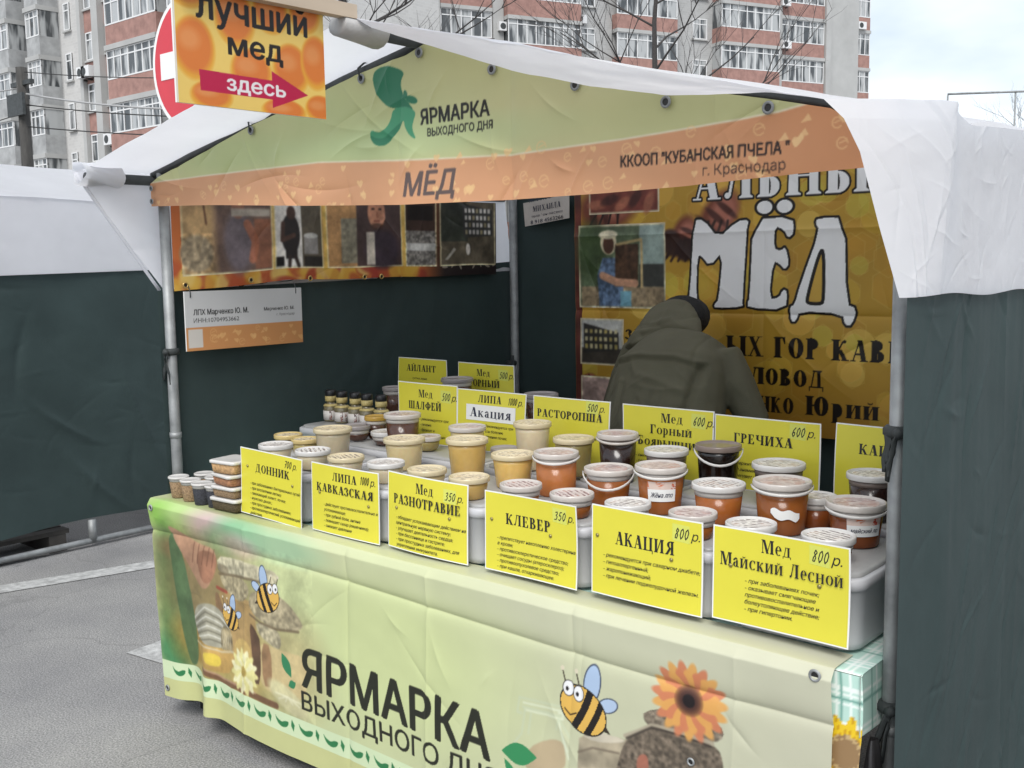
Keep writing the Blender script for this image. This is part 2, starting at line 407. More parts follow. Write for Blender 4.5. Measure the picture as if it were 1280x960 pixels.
# ------------------------------------------------------------------ raster art for printed fabrics
class Art:
    def __init__(s, x0, x1, z0, z1, res, base):
        s.x = np.arange(x0, x1 + res / 2, res); s.z = np.arange(z0, z1 + res / 2, res); s.res = res
        s.X, s.Z = np.meshgrid(s.x, s.z)
        s.im = np.ones(s.X.shape + (3,)) * np.array([c / 255 for c in base])
    def blend(s, m, c, sl=None):
        c = np.array(c) / 255.0
        t = s.im if sl is None else s.im[sl]
        t[...] = t * (1 - m[..., None]) + c * m[..., None]
    def _sl(s, pts, pad=0):
        x0, x1 = pts[:, 0].min() - pad, pts[:, 0].max() + pad; z0, z1 = pts[:, 1].min() - pad, pts[:, 1].max() + pad
        i0 = max(0, int((x0 - s.x[0]) / s.res) - 1); i1 = min(len(s.x), int((x1 - s.x[0]) / s.res) + 3)
        j0 = max(0, int((z0 - s.z[0]) / s.res) - 1); j1 = min(len(s.z), int((z1 - s.z[0]) / s.res) + 3)
        return (slice(j0, j1), slice(i0, i1)) if i1 > i0 and j1 > j0 else None
    def polys(s, P, c, a=1.0, eo=False):
        """union (or even-odd) of polygons, antialiased"""
        al = np.concatenate([np.asarray(p) for p in P]); sl = s._sl(al)
        if sl is None: return
        X, Z = s.X[sl], s.Z[sl]; cov = np.zeros(X.shape)
        j_off, i_off = sl[0].start, sl[1].start
        for ox, oz in ((-.25, -.125), (.25, -.25), (-.125, .25), (.25, .25)):
            m = np.zeros(X.shape, bool)
            for p in P:
                p = np.asarray(p)
                s2 = s._sl(p)
                if s2 is None: continue
                ls = (slice(max(0, s2[0].start - j_off), s2[0].stop - j_off), slice(max(0, s2[1].start - i_off), s2[1].stop - i_off))
                XX = X[ls] + ox * s.res; ZZ = Z[ls] + oz * s.res; k = np.zeros(XX.shape, bool)
                q = np.roll(p, -1, 0)
                for (ax, az), (bx, bz) in zip(p, q):
                    if az == bz: continue
                    k ^= ((az > ZZ) != (bz > ZZ)) & (XX < (bx - ax) * (ZZ - az) / (bz - az) + ax)
                if eo: m[ls] ^= k
                else: m[ls] |= k
            cov += m / 4.0
        s.blend(cov * a, c, sl)
    def wind(s, groups, c, a=1.0):
        al = np.concatenate([q for g in groups for q in g]); sl = s._sl(al, .003)
        if sl is None: return
        X, Z = s.X[sl], s.Z[sl]; cov = np.zeros(X.shape); j0, i0 = sl[0].start, sl[1].start
        for ox, oz in ((-.25, -.125), (.25, -.25), (-.125, .25), (.25, .25)):
            m = np.zeros(X.shape, bool)
            for g in groups:
                wn = np.zeros(X.shape, np.int16)
                for p in g:
                    s2 = s._sl(p)
                    if s2 is None: continue
                    ls = (slice(max(0, s2[0].start - j0), s2[0].stop - j0), slice(max(0, s2[1].start - i0), s2[1].stop - i0))
                    XX = X[ls] + ox * s.res; ZZ = Z[ls] + oz * s.res; k = np.zeros(XX.shape, np.int16); q = np.roll(p, -1, 0)
                    for (ax, az), (bx, bz) in zip(p, q):
                        if az == bz: continue
                        hit = ((az > ZZ) != (bz > ZZ)) & (XX < (bx - ax) * (ZZ - az) / (bz - az) + ax)
                        k += hit * (1 if bz > az else -1)
                    wn[ls] += k
                m |= wn != 0
            cov += m / 4.0
        s.blend(cov * a, c, sl)
    def tex(s, pts, c, scale, amt, seed, a=1.0, ck=2):
        p = chaikin(pts, ck) if ck else np.asarray(pts, float); sl = s._sl(p, .004)
        if sl is None: return
        old = s.im[sl].copy(); s.im[sl] = 0.0; s.polys([p], (255, 255, 255)); m = s.im[sl][..., :1] * a
        X, Z = s.X[sl], s.Z[sl]; n = 1 + amt * 2 * fbm(X * scale, Z * scale, seed)
        s.im[sl] = old * (1 - m) + m * np.clip(np.array(c) / 255. * n[..., None], 0, 1)
    def ell(s, cx, cz, rx, rz, c, a=1.0, rot=0, soft=0.0):
        R = max(rx, rz) * (1 + soft); sl = s._sl(np.array([(cx - R, cz - R), (cx + R, cz + R)]))
        if sl is None: return
        X, Z = s.X[sl] - cx, s.Z[sl] - cz; cr, sr = math.cos(rot), math.sin(rot)
        d = np.sqrt(((X * cr + Z * sr) / rx) ** 2 + ((-X * sr + Z * cr) / rz) ** 2)
        e = max(soft, s.res / min(rx, rz) * .7)
        s.blend(np.clip((1 + e / 2 - d) / e, 0, 1) * a, c, sl)
    def line(s, pts, w_, c, a=1.0):
        pts = np.asarray(pts, float); sl = s._sl(pts, w_)
        if sl is None: return
        X, Z = s.X[sl], s.Z[sl]; d = np.full(X.shape, 9.0)
        for (ax, az), (bx, bz) in zip(pts[:-1], pts[1:]):
            L = (bx - ax) ** 2 + (bz - az) ** 2 + 1e-12
            t = np.clip(((X - ax) * (bx - ax) + (Z - az) * (bz - az)) / L, 0, 1)
            d = np.minimum(d, np.hypot(X - ax - t * (bx - ax), Z - az - t * (bz - az)))
        s.blend(np.clip((w_ / 2 + s.res * .4 - d) / (s.res * .8), 0, 1) * a, c, sl)
    def rect(s, x0, z0, x1, z1, c, a=1.0): s.polys([[(x0, z0), (x1, z0), (x1, z1), (x0, z1)]], c, a)
    def noise(s, sl, scale, amt, seed, oval=False):
        X, Z = s.X[sl], s.Z[sl]; k = 1.0
        if oval:
            k = np.clip((1 - ((X - X.mean()) / (np.ptp(X) / 2)) ** 2 - ((Z - Z.mean()) / (np.ptp(Z) / 2)) ** 2) * 3, 0, 1)
        s.im[sl] = np.clip(s.im[sl] * (1 + k * amt * 2 * fbm(X * scale, Z * scale, seed))[..., None], 0, 1)
    def blur(s, sl, n=2):
        t = s.im[sl]
        for _ in range(n):
            p = np.pad(t, ((1, 1), (1, 1), (0, 0)), mode='edge')
            t = (p[:-2, 1:-1] + p[2:, 1:-1] + p[1:-1, :-2] + p[1:-1, 2:] + 2 * p[1:-1, 1:-1]) / 6
        s.im[sl] = t
    def grain(s, sl, seed, amt=.12):
        X, Z = s.X[sl], s.Z[sl]
        s.im[sl] = np.clip(s.im[sl] * (1 + amt * 3 * fbm(X * 14, Z * 14, seed) + amt * 1.6 * fbm(X * 60, Z * 60, seed + 1))[..., None], 0, 1)
    def reg(s, x0, z0, x1, z1):
        return s._sl(np.array([(x0, z0), (x1, z1)]))
    def col(s, gain=.86):
        c = np.clip(s.im, 0, 1)
        return gain * np.where(c <= 0.04045, c / 12.92, ((c + 0.055) / 1.055) ** 2.4)

# ================================================================== SETTING
def asphalt():
    m = mat('asphalt', (0.2, 0.2, 0.2), 0.9, bscale=160, bstr=0.5)
    t = m.node_tree; p = t.nodes['Principled BSDF']
    co = nd(t, 'ShaderNodeTexCoord')
    a = nd(t, 'ShaderNodeTexNoise', Scale=150.0, Detail=3.0); b = nd(t, 'ShaderNodeTexNoise', Scale=1.1, Detail=6.0, Roughness=0.65)
    v = nd(t, 'ShaderNodeTexVoronoi', Scale=95.0)
    for n in (a, b, v): t.links.new(co.outputs['Object'], n.inputs['Vector'])
    r1 = nd(t, 'ShaderNodeValToRGB'); e = r1.color_ramp.elements
    e[0].position = 0.30; e[0].color = (0.155, 0.154, 0.154, 1); e[1].position = 0.72; e[1].color = (0.42, 0.415, 0.405, 1)
    t.links.new(a.outputs[0], r1.inputs[0])
    r2 = nd(t, 'ShaderNodeValToRGB'); e = r2.color_ramp.elements
    e[0].position = 0.32; e[0].color = (0.72, 0.72, 0.74, 1); e[1].position = 0.68; e[1].color = (1.08, 1.07, 1.05, 1)
    t.links.new(b.outputs[0], r2.inputs[0])
    r3 = nd(t, 'ShaderNodeValToRGB'); e = r3.color_ramp.elements
    e[0].position = 0.02; e[0].color = (1.5, 1.48, 1.45, 1); e[1].position = 0.16; e[1].color = (1, 1, 1, 1)
    t.links.new(v.outputs['Distance'], r3.inputs[0])
    m1 = nd(t, 'ShaderNodeMix', data_type='RGBA', blend_type='MULTIPLY'); m1.inputs[0].default_value = 1
    m2 = nd(t, 'ShaderNodeMix', data_type='RGBA', blend_type='MULTIPLY'); m2.inputs[0].default_value = 1
    t.links.new(r1.outputs[0], m1.inputs[6]); t.links.new(r2.outputs[0], m1.inputs[7])
    t.links.new(m1.outputs[2], m2.inputs[6]); t.links.new(r3.outputs[0], m2.inputs[7]); t.links.new(m2.outputs[2], p.inputs['Base Color'])
    # thin wandering cracks and dark drips
    dn_ = nd(t, 'ShaderNodeTexNoise', Scale=2.2, Detail=5.0); t.links.new(co.outputs['Object'], dn_.inputs['Vector'])
    mxv = nd(t, 'ShaderNodeMix', data_type='RGBA', blend_type='LINEAR_LIGHT'); mxv.inputs[0].default_value = .22
    t.links.new(co.outputs['Object'], mxv.inputs[6]); t.links.new(dn_.outputs['Color'], mxv.inputs[7])
    vc = nd(t, 'ShaderNodeTexVoronoi', Scale=.75, feature='DISTANCE_TO_EDGE'); t.links.new(mxv.outputs[2], vc.inputs['Vector'])
    r4 = nd(t, 'ShaderNodeValToRGB'); e = r4.color_ramp.elements; e[0].position = .003; e[0].color = (.86, .86, .86, 1); e[1].position = .007; e[1].color = (1, 1, 1, 1); t.links.new(vc.outputs['Distance'], r4.inputs[0])
    vs_ = nd(t, 'ShaderNodeTexVoronoi', Scale=3.1); t.links.new(mxv.outputs[2], vs_.inputs['Vector'])
    r5 = nd(t, 'ShaderNodeValToRGB'); e = r5.color_ramp.elements; e[0].position = .05; e[0].color = (.66, .66, .67, 1); e[1].position = .11; e[1].color = (1, 1, 1, 1); t.links.new(vs_.outputs['Distance'], r5.inputs[0])
    m3 = nd(t, 'ShaderNodeMix', data_type='RGBA', blend_type='MULTIPLY'); m3.inputs[0].default_value = 1; m4 = nd(t, 'ShaderNodeMix', data_type='RGBA', blend_type='MULTIPLY'); m4.inputs[0].default_value = .7
    t.links.new(m2.outputs[2], m3.inputs[6]); t.links.new(r4.outputs[0], m3.inputs[7]); t.links.new(m3.outputs[2], m4.inputs[6]); t.links.new(r5.outputs[0], m4.inputs[7]); t.links.new(m4.outputs[2], p.inputs['Base Color'])
    return m
b = MB(); b.add([(-600, -600, 0), (600, -600, 0), (600, 600, 0), (-600, 600, 0)], [(0, 1, 2, 3)])
tag(b.build('ground', asphalt()), kind='structure')
M_mark = mat('worn_road_paint', (0.44, 0.44, 0.43), 0.8, 22, 0.35, bscale=160, bstr=0.4, detail=6)
b = MB(); b.add([(-2.45, -1.0, .004), (-2.31, -1.05, .004), (-1.42, 2.03, .004), (-1.56, 2.05, .004)], [(0, 1, 2, 3)])
tag(b.build('parking_line', M_mark), kind='structure')
b = MB(); b.add([(-.674, .2, .004), (-.245, .255, .004), (.16, .34, .004), (-.13, .6, .004), (-.70, .49, .004)], [(0, 1, 2, 3, 4)])
b.f = [[0, 1, 2, 3, 4]]
tag(b.build('road_arrow_marking', M_mark), kind='structure')

# ------------------------------------------------------------------ apartment buildings
def brick(name, c1, c2, mort, sc):
    m = D.materials.new(name); m.use_nodes = True; t = m.node_tree; p = t.nodes['Principled BSDF']; p.inputs['Roughness'].default_value = 0.85
    co = nd(t, 'ShaderNodeTexCoord'); sp = nd(t, 'ShaderNodeSeparateXYZ'); ad = nd(t, 'ShaderNodeMath', operation='ADD'); cb = nd(t, 'ShaderNodeCombineXYZ')
    t.links.new(co.outputs['Object'], sp.inputs[0]); t.links.new(sp.outputs[0], ad.inputs[0]); t.links.new(sp.outputs[1], ad.inputs[1])
    t.links.new(ad.outputs[0], cb.inputs[0]); t.links.new(sp.outputs[2], cb.inputs[1])
    bk = nd(t, 'ShaderNodeTexBrick', Scale=sc); bk.inputs['Color1'].default_value = (*c1, 1); bk.inputs['Color2'].default_value = (*c2, 1); bk.inputs['Mortar'].default_value = (*mort, 1)
    bk.inputs['Mortar Size'].default_value = 0.018
    n = nd(t, 'ShaderNodeTexNoise', Scale=0.35, Detail=5.0); mr = nd(t, 'ShaderNodeMapRange'); mr.inputs[3].default_value = .9; mr.inputs[4].default_value = 1.1
    t.links.new(co.outputs['Object'], n.inputs['Vector']); t.links.new(n.outputs[0], mr.inputs[0])
    mm = nd(t, 'ShaderNodeMix', data_type='RGBA', blend_type='MULTIPLY'); mm.inputs[0].default_value = 1
    t.links.new(cb.outputs[0], bk.inputs['Vector']); t.links.new(bk.outputs[0], mm.inputs[6]); t.links.new(mr.outputs[0], mm.inputs[7]); t.links.new(mm.outputs[2], p.inputs['Base Color'])
    return m
MB_grey = brick('grey_brick', (.42, .42, .415), (.37, .37, .365), (.44, .44, .43), 1.6)
MB_beige = brick('light_silicate_brick', (.55, .54, .52), (.49, .48, .465), (.56, .55, .54), 1.6)
M_red = mat('red_brick_panel', (.34, .195, .165), 0.85, 2.5, 0.22, detail=6)
M_conc = mat('concrete_trim', (.43, .43, .42), 0.85, .6, 0.09)
M_dgrey = mat('grey_balcony_panel', (.36, .365, .365), 0.8, 1.3, 0.25)
M_frame = mat('white_window_frame', (.74, .74, .74), 0.45)
def glass_mat():
    m = D.materials.new('window_glass'); m.use_nodes = True; t = m.node_tree; p = t.nodes['Principled BSDF']
    p.inputs['Roughness'].default_value = 0.08; p.inputs['Specular IOR Level'].default_value = 0.7
    co = nd(t, 'ShaderNodeTexCoord'); mpn = nd(t, 'ShaderNodeMapping'); mpn.inputs['Scale'].default_value = (2.2, 2.2, .45)
    n = nd(t, 'ShaderNodeTexNoise', Scale=1.0, Detail=2.0); oi = nd(t, 'ShaderNodeObjectInfo'); ad = nd(t, 'ShaderNodeVectorMath', operation='ADD'); ms = nd(t, 'ShaderNodeVectorMath', operation='SCALE'); ms.inputs['Scale'].default_value = 60
    t.links.new(oi.outputs['Random'], ms.inputs[0]); t.links.new(co.outputs['Object'], ad.inputs[0]); t.links.new(ms.outputs[0], ad.inputs[1])
    t.links.new(ad.outputs[0], mpn.inputs[0]); t.links.new(mpn.outputs[0], n.inputs['Vector'])
    r = nd(t, 'ShaderNodeValToRGB'); e = r.color_ramp.elements; e[0].position = .42; e[0].color = (.06, .066, .07, 1); e[1].position = .56; e[1].color = (.42, .43, .43, 1)
    t.links.new(n.outputs[0], r.inputs[0]); t.links.new(r.outputs[0], p.inputs['Base Color'])
    return m
M_glass = glass_mat()

class Facade:
    def __init__(s, o, d, n): s.o = Vector((o[0], o[1], 0)); s.d = Vector((d[0], d[1], 0)).normalized(); s.n = Vector((n[0], n[1], 0)).normalized()
    def box(s, mb, s0, s1, out0, out1, z0, z1, mi=0):
        p = s.o + s.d * s0 + s.n * out0 + Vector((0, 0, z0))
        mb.obox(p, s.d * (s1 - s0), s.n * (out1 - out0), (0, 0, z1 - z0), mi)
    def glazing(s, mb, s0, s1, out, z0, z1, n, tr=0.72, fr=.07):
        """frame bars (0) and panes (1)"""
        s.box(mb, s0, s1, out - .05, out, z0 + .02, z1 - .02, 1)
        s.box(mb, s0, s1, out - .06, out + .035, z0, z0 + fr, 0); s.box(mb, s0, s1, out - .06, out + .035, z1 - fr, z1, 0)
        zt = z0 + (z1 - z0) * tr
        if tr < 1: s.box(mb, s0, s1, out - .06, out + .028, zt, zt + fr, 0)
        for i in range(n + 1):
            c = s0 + (s1 - s0) * i / n; c = min(max(c, s0 + fr / 2), s1 - fr / 2)
            s.box(mb, c - fr / 2, c + fr / 2, out - .06, out + .04, z0 + .003, z1 - .003, 0)

CEN = (-39.71, 73.73)
fc = Facade(CEN, (0.4, 0.9165), (0.9165, -0.4))
bc = thing('apartment_building', 'red and grey brick apartment block with white glazed balconies behind the bare trees', 'building', (*CEN, 0), 'apartment blocks behind the market')
OC = (*CEN, 0)
b = MB(); fc.box(b, -44, 13.88, -14, 0, 0, 29.5, 0); fc.box(b, 13.88, 15.6, -13.9, -.5, 0, 29.4, 0)
for s0, s1 in ((-24.7, -24.0), (-20.0, -19.2), (4.98, 5.56), (10.15, 10.7)): fc.box(b, s0, s1, 0.003, .75, 0, 29.3, 1)
fc.box(b, 10.7, 13.86, .002, .5, 0, 29.3, 1)
b.build('wall', [MB_grey, M_conc], bc, OC)
b = MB(); fc.box(b, -44.4, 15.9, -14.3, 1.2, 29.51, 30.1); b.build('roof', M_conc, bc, OC)
def loggia(root, F, off, s0, s1, zs, out, n, k, hp=1.05, hw=1.8, red=M_red, side=False, st=3.1):
    for z in [zs + st * i for i in range(-6, 4)]:
        if z < 1 or z > 28: continue
        b = MB()
        F.box(b, s0, s1, .004, out, z - hp, z, 0)
        F.box(b, s0 - .02, s1 + .02, .006, out + .12, z - hp - .26, z - hp - .002, 1)
        bal = b.build('balcony', [red, M_conc], root, off)
        g = MB(); F.glazing(g, s0 + .02, s1 - .02, out - .02, z + .003, z + hw, n)
        if side:
            F.box(g, s0 + .02, s0 + .08, .02, out - .1, z + .003, z + hw, 1)
            F.box(g, s1 - .08, s1 - .02, .02, out - .1, z + .003, z + hw, 1)
        g.build('glazing', [M_frame, M_glass], bal)
        for o in bal.children: o.data.transform(Matrix.Translation(-Vector(off)))
def windows(root, F, off, s0, s1, zs, n, h=1.55, st=3.1, red=False):
    for z in [zs + st * i for i in range(-6, 4)]:
        if z < 1 or z > 28: continue
        b = MB(); F.glazing(b, s0, s1, .045, z, z + h, n, .7)
        F.box(b, s0 - .1, s1 + .1, .005, .16, z - .1, z - .003, 2)
        if red: F.box(b, s0 - .12, s1 + .12, .004, .06, z - 1.25, z - .103, 3)
        b.build('window', [M_frame, M_glass, M_conc, M_red], root, off)
windows(bc, fc, OC, -31.5, -29.9, 18.2, 2)
loggia(bc, fc, OC, -28.8, -24.75, 17.2, .6, 5, 0)
loggia(bc, fc, OC, -23.95, -20.05, 17.2, .6, 5, 1)
loggia(bc, fc, OC, -19.15, -13.25, 19.95, 1.3, 8, 2, hp=1.2, side=True)
windows(bc, fc, OC, -12.7, -11.4, 17.1, 2)
loggia(bc, fc, OC, -9.9, -4.5, 19.75, .7, 6, 3)
windows(bc, fc, OC, -2.66, -1.3, 18.6, 2)
loggia(bc, fc, OC, -.77, 4.95, 19.45, 1.2, 7, 4, side=True, hp=1.1)
loggia(bc, fc, OC, 5.6, 10.1, 18.92, .55, 6, 5)
fg = Facade((CEN[0] - .9165 * .5, CEN[1] + .4 * .5), (0.4, 0.9165), (0.9165, -0.4))
loggia(bc, fg, OC, 13.92, 15.55, 18.55, .55, 3, 6)
def ac_unit(root, F, off, s0, z, out):
    b = MB(); F.box(b, s0, s0 + .85, out, out + .32, z, z + .6, 0)
    c = F.o + F.d * (s0 + .3) + F.n * (out + .325) + Vector((0, 0, z + .3))
    b.add([c + F.d * .22 * math.cos(a * math.pi / 8) + Vector((0, 0, .22 * math.sin(a * math.pi / 8))) for a in range(16)], [list(range(16))], 1)
    F.box(b, s0 + .1, s0 + .16, .02, out, z - .1, z - .01, 1); F.box(b, s0 + .7, s0 + .76, .02, out, z - .1, z - .01, 1)
    b.build('air_conditioner', [M_frame, M_dsteel], root, off)
for s0, z, o in ((-19.7, 17.7, .76), (5.4, 18.3, .76), (5.3, 21.6, .76), (13.95, 20.6, .1), (-13.1, 18.9, .05)): ac_unit(bc, fc, OC, s0, z, o)

OL = (-50, 28.42, 0)
fl = Facade((0, 28.42), (1, 0), (0, -1))
bl = thing('apartment_building', 'beige brick apartment block with red balcony panels left of the round road sign', 'building', OL, 'apartment blocks behind the market')
b = MB(); fl.box(b, -56.4, -38, -12, 0, 0, 26.5, 0)
for s0, s1 in ((-52.1, -51.45), (-50.25, -49.65)): fl.box(b, s0, s1, .003, .45, 0, 26.3, 1)
fl.box(b, -53.95, -53.6, .003, .3, 0, 26.3, 1)
b.build('wall', [MB_beige, M_conc], bl, OL)
b = MB(); fl.box(b, -56.5, -37.6, -12.3, .8, 26.51, 27.1); b.build('roof', M_conc, bl, OL)
windows(bl, fl, OL, -55.85, -55.2, 12.2, 1, 1.5, 2.75)
windows(bl, fl, OL, -53.5, -52.2, 13.0, 2, 1.5, 2.75, True)
windows(bl, fl, OL, -51.35, -50.35, 13.15, 2, 1.6, 2.75, True)
loggia(bl, fl, OL, -49.5, -44.6, 11.35, 1.1, 7, 0, hp=1.0, hw=1.5, side=True, st=2.75)
loggia(bl, fl, OL, -43.6, -39.2, 11.35, 1.1, 6, 1, hp=1.0, hw=1.5, side=True, st=2.75)
for s0, z in ((-53.7, 12.0), (-53.2, 12.0), (-51.2, 8.2)): ac_unit(bl, fl, OL, s0, z, .3)
OG = (-60, 28.6, 0)
bg_ = thing('apartment_building', 'grey apartment tower with stacked boxy glazed balconies at the far left', 'building', OG, 'apartment blocks behind the market')
f2 = Facade((0, 28.6), (1, 0), (0, -1))
b = MB(); f2.box(b, -66, -56.45, -12, 0, 0, 26.0); b.build('wall', MB_grey, bg_, OG)
b = MB(); f2.box(b, -66.3, -56.46, -12.3, .7, 26.01, 26.5); b.build('roof', M_conc, bg_, OG)
loggia(bg_, f2, OG, -58.5, -56.9, 12.0, 1.2, 3, 0, red=M_dgrey, side=True, st=2.75, hw=1.45)
loggia(bg_, f2, OG, -61.6, -59.3, 11.5, 1.9, 3, 1, red=M_dgrey, side=True, st=2.75, hw=1.45)
loggia(bg_, f2, OG, -64.0, -62.6, 12.4, 1.3, 2, 2, red=M_dgrey, side=True, st=2.75, hw=1.45)

# ------------------------------------------------------------------ trees, pole, wires, far frame
M_bark = mat('grey_bark', (.055, .05, .048), 0.9, 20, 0.3)
def bare_tree(label, x, y, H, r, seed, fork=.3, spread=.75, group='bare trees behind the stalls'):
    rs = random.Random(seed); root = thing('bare_tree', label, 'tree', (x, y, 0), group)
    tr = MB(); pts = [Vector((x, y, 0))]
    for i in range(1, 9): pts.append(Vector((x + rs.uniform(-.05, .05) * i * .35, y + rs.uniform(-.05, .05) * i * .35, H * i / 8)))
    tr.tube(pts, [r * (1 - .88 * (i / 8)) for i in range(9)], 9)
    tr.build('trunk', M_bark, root, (x, y, 0))
    br = MB()
    def grow(p, d, L, rr, lev):
        n = 4; q = [p]; dd = d.copy()
        for i in range(n):
            dd = (dd + Vector((rs.uniform(-.22, .22), rs.uniform(-.22, .22), rs.uniform(-.1, .22)))).normalized(); q.append(q[-1] + dd * L / n)
        br.tube(q, [rr * (1 - .7 * i / n) for i in range(n + 1)], 5 if lev < 2 else 3, cap=False)
        if lev < 4:
            for k in range(rs.randint(3, 4)):
                i = rs.randint(1, n); a = rs.uniform(0, 6.283); e = (dd + Vector((math.cos(a), math.sin(a), rs.uniform(-.1, .7))) * spread).normalized()
                grow(q[i], e, L * rs.uniform(.5, .72), rr * .5, lev + 1)
    for i in range(15):
        t = fork + (1 - fork) * i / 15; k = min(int(t * 8), 7); p = pts[k].lerp(pts[k + 1], t * 8 - k); a = i * 2.4 + rs.uniform(-.4, .4)
        grow(p, Vector((math.cos(a), math.sin(a), .55)).normalized(), H * .3 * (1.15 - t * .6), r * .38 * (1.1 - t * .8), 1)
    br.build('branches', M_bark, root, (x, y, 0))
bare_tree('tall bare tree with a straight dark trunk before the central block', -16.3, 28.4, 15, .17, 3, .28)
bare_tree('bare tree with thin bent twigs above the stall roof ridge', -18.6, 16.9, 13, .24, 11, .3)
bare_tree('small pruned bare tree at the right behind the white canvas', -5.45, 30.8, 5.5, .08, 5, .55)
M_wood = mat('weathered_pole', (.06, .057, .053), 0.9, 8, 0.4, stretch=(1, 1, .2))
px_, py_ = -26.9, 12.2
up = thing('utility_pole', 'dark utility pole carrying wires in front of the grey tower', 'utility pole', (px_, py_, 0))
b = MB(); b.tube([(px_, py_, 0), (px_, py_, 4), (px_, py_, 7.25)], [.19, .165, .15], 10); b.build('pole', M_wood, up, (px_, py_, 0))
b = MB(); b.box((px_ - .6, py_ - .06, 6.75), (px_ + .6, py_ + .06, 6.87)); b.box((px_ - .5, py_ - .24, 5.9), (px_ + .45, py_ - .16, 6.5)); b.build('crossarm', M_dsteel, up, (px_, py_, 0))
M_cable = mat('black_cable', (.02, .02, .02), 0.6); M_cablew = mat('grey_cable', (.35, .35, .35), 0.6)
def wire(label, a, c, sag, r, m):
    a, c = Vector(a), Vector(c); b = MB()
    b.tube([a.lerp(c, i / 24) - Vector((0, 0, sag * 4 * (i / 24) * (1 - i / 24))) for i in range(25)], r, 5)
    o = b.build('overhead_wire', m); tag(o, label, 'wire', 'overhead wires on the utility pole')
P0 = Vector((px_, py_, 0))
wire('thick pale overhead wire sagging from the utility pole towards the round sign', P0 + Vector((.2, 0, 6.5)), (-16, 20, 6.9), .75, .03, M_cablew)
wire('dark overhead wire below the thick pale wire on the utility pole', P0 + Vector((.2, 0, 6.2)), (-16, 20, 6.1), .45, .018, M_cable)
wire('lowest dark overhead wire right of the utility pole', P0 + Vector((.2, 0, 5.6)), (-16, 20, 5.3), .3, .018, M_cable)
wire('highest thin dark overhead wire right of the utility pole', P0 + Vector((.2, 0, 7.1)), (-16, 20, 7.6), .5, .014, M_cable)
wire('pale overhead wire leaving the utility pole to the left', P0 + Vector((-.2, 0, 6.7)), (-36, 2, 6.4), .5, .02, M_cablew)
wire('dark overhead wire dropping steeply left of the utility pole', P0 + Vector((-.2, 0, 6.0)), (-34, 4, 3.2), .2, .014, M_cable)
cr = thing('tent_frame', 'thin bare metal tent frame standing beyond the white canvas', 'frame', (-.5, 10.9, 0))
P1, P2 = Vector((-.85, 10.6, 3.44)), Vector((.9, 12.2, 3.5))
b = MB(); b.tube([P1, P2], .012, 6); b.build('top_bar', M_steel, cr, (-.5, 10.9, 0))
for t in (0, .33, .52, .70, 1): 
    q = P1.lerp(P2, t); b = MB(); b.tube([(q.x, q.y, 0), (q.x, q.y, q.z - .013)], .010, 6); b.build('post', M_steel, cr, (-.5, 10.9, 0))

# ------------------------------------------------------------------ round no-entry sign on its post
M_signred = mat('red_reflective', (.62, .03, .05), 0.35, 5, .05)
sx, sy, sz = -1.30, 1.05, 2.625
ne = thing('road_sign', 'round red road sign with a white bar half hidden by the honey sign', 'road sign', (sx, sy, 0))
b = MB(); b.tube([(sx, sy + .05, 0), (sx, sy + .05, 2.95)], .03, 12); b.build('post', M_steel, ne, (sx, sy, 0))
b = MB()
def disc_xz(mb, r, y0, y1, mi, n=48):
    ring = [(sx + r * math.cos(2 * math.pi * i / n), sz + r * math.sin(2 * math.pi * i / n)) for i in range(n)]
    vs = [(x, y0, z) for x, z in ring] + [(x, y1, z) for x, z in ring]
    mb.add(vs, [list(range(n)), list(range(2 * n - 1, n - 1, -1))] + [(i, i + n, (i + 1) % n + n, (i + 1) % n) for i in range(n)], mi)
disc_xz(b, .335, sy, sy + .018, 0); b.build('backing_plate', M_wpaper, ne, (sx, sy, 0))
b = MB(); disc_xz(b, .312, sy - .002, sy - .0005, 0); b.box((sx - .255, sy - .005, sz - .065), (sx + .255, sy - .0025, sz + .065), 1)
b.add([(sx + .03, sy - .004, sz - .22), (sx + .075, sy - .004, sz - .22), (sx + .05, sy - .004, sz - .27)], [(0, 1, 2)], 1)
b.build('sign_face', [M_signred, M_wpaper], ne, (sx, sy, 0))

# ------------------------------------------------------------------ neighbouring stall on the left
nb = thing('market_stall', 'neighbouring white and dark green market tent closed on this side, at the left', 'market stall', (-3.7, .6, 0))
NO = (-3.7, .6, 0)
u = np.linspace(-2.6, 3.4, 420); v = np.linspace(0, 1, 130)
U, V = np.meshgrid(u, v)
hem = .14 + .022 * np.sin(U * 2.1) + .05 * np.clip(U - .6, 0, 1) * .6
seam = 1.60 + .03 * (U - .5) * .6
Z = hem + V * (seam - hem)
dsp = creases(U, Z, 46, 4, .020, .022, .2, .9) + creases(U, Z, 150, 14, .005, .006, .06, .35) + creases(U, Z, 60, 24, .012, .010, .1, .5) * np.clip(1 - V * 1.6, 0, 1) + .05 * fbm(U * 1.2, Z * 1.0, 5) + .035 * np.sin(U * 5 + 2 * Z) * (1 - V)
grid_obj('side_wall', -2.40 + dsp, U, Z, M_green, nb, off=NO)
v2 = np.linspace(0, 1, 34); U2, V2 = np.meshgrid(u, v2)
Z2 = 1.585 + .018 * (U2 - .5) + V2 * (2.0 + .01 * np.sin(U2 * 3) - 1.585 - .018 * (U2 - .5))
X2 = -2.385 + .012 * fbm(U2 * 2, Z2 * 4, 8) + creases(U2, Z2, 22, 9, .008, .015)
grid_obj('valance', X2, U2, Z2, M_white, nb, off=NO)
vr = np.linspace(0, 1, 30); U3, V3 = np.meshgrid(u, vr)
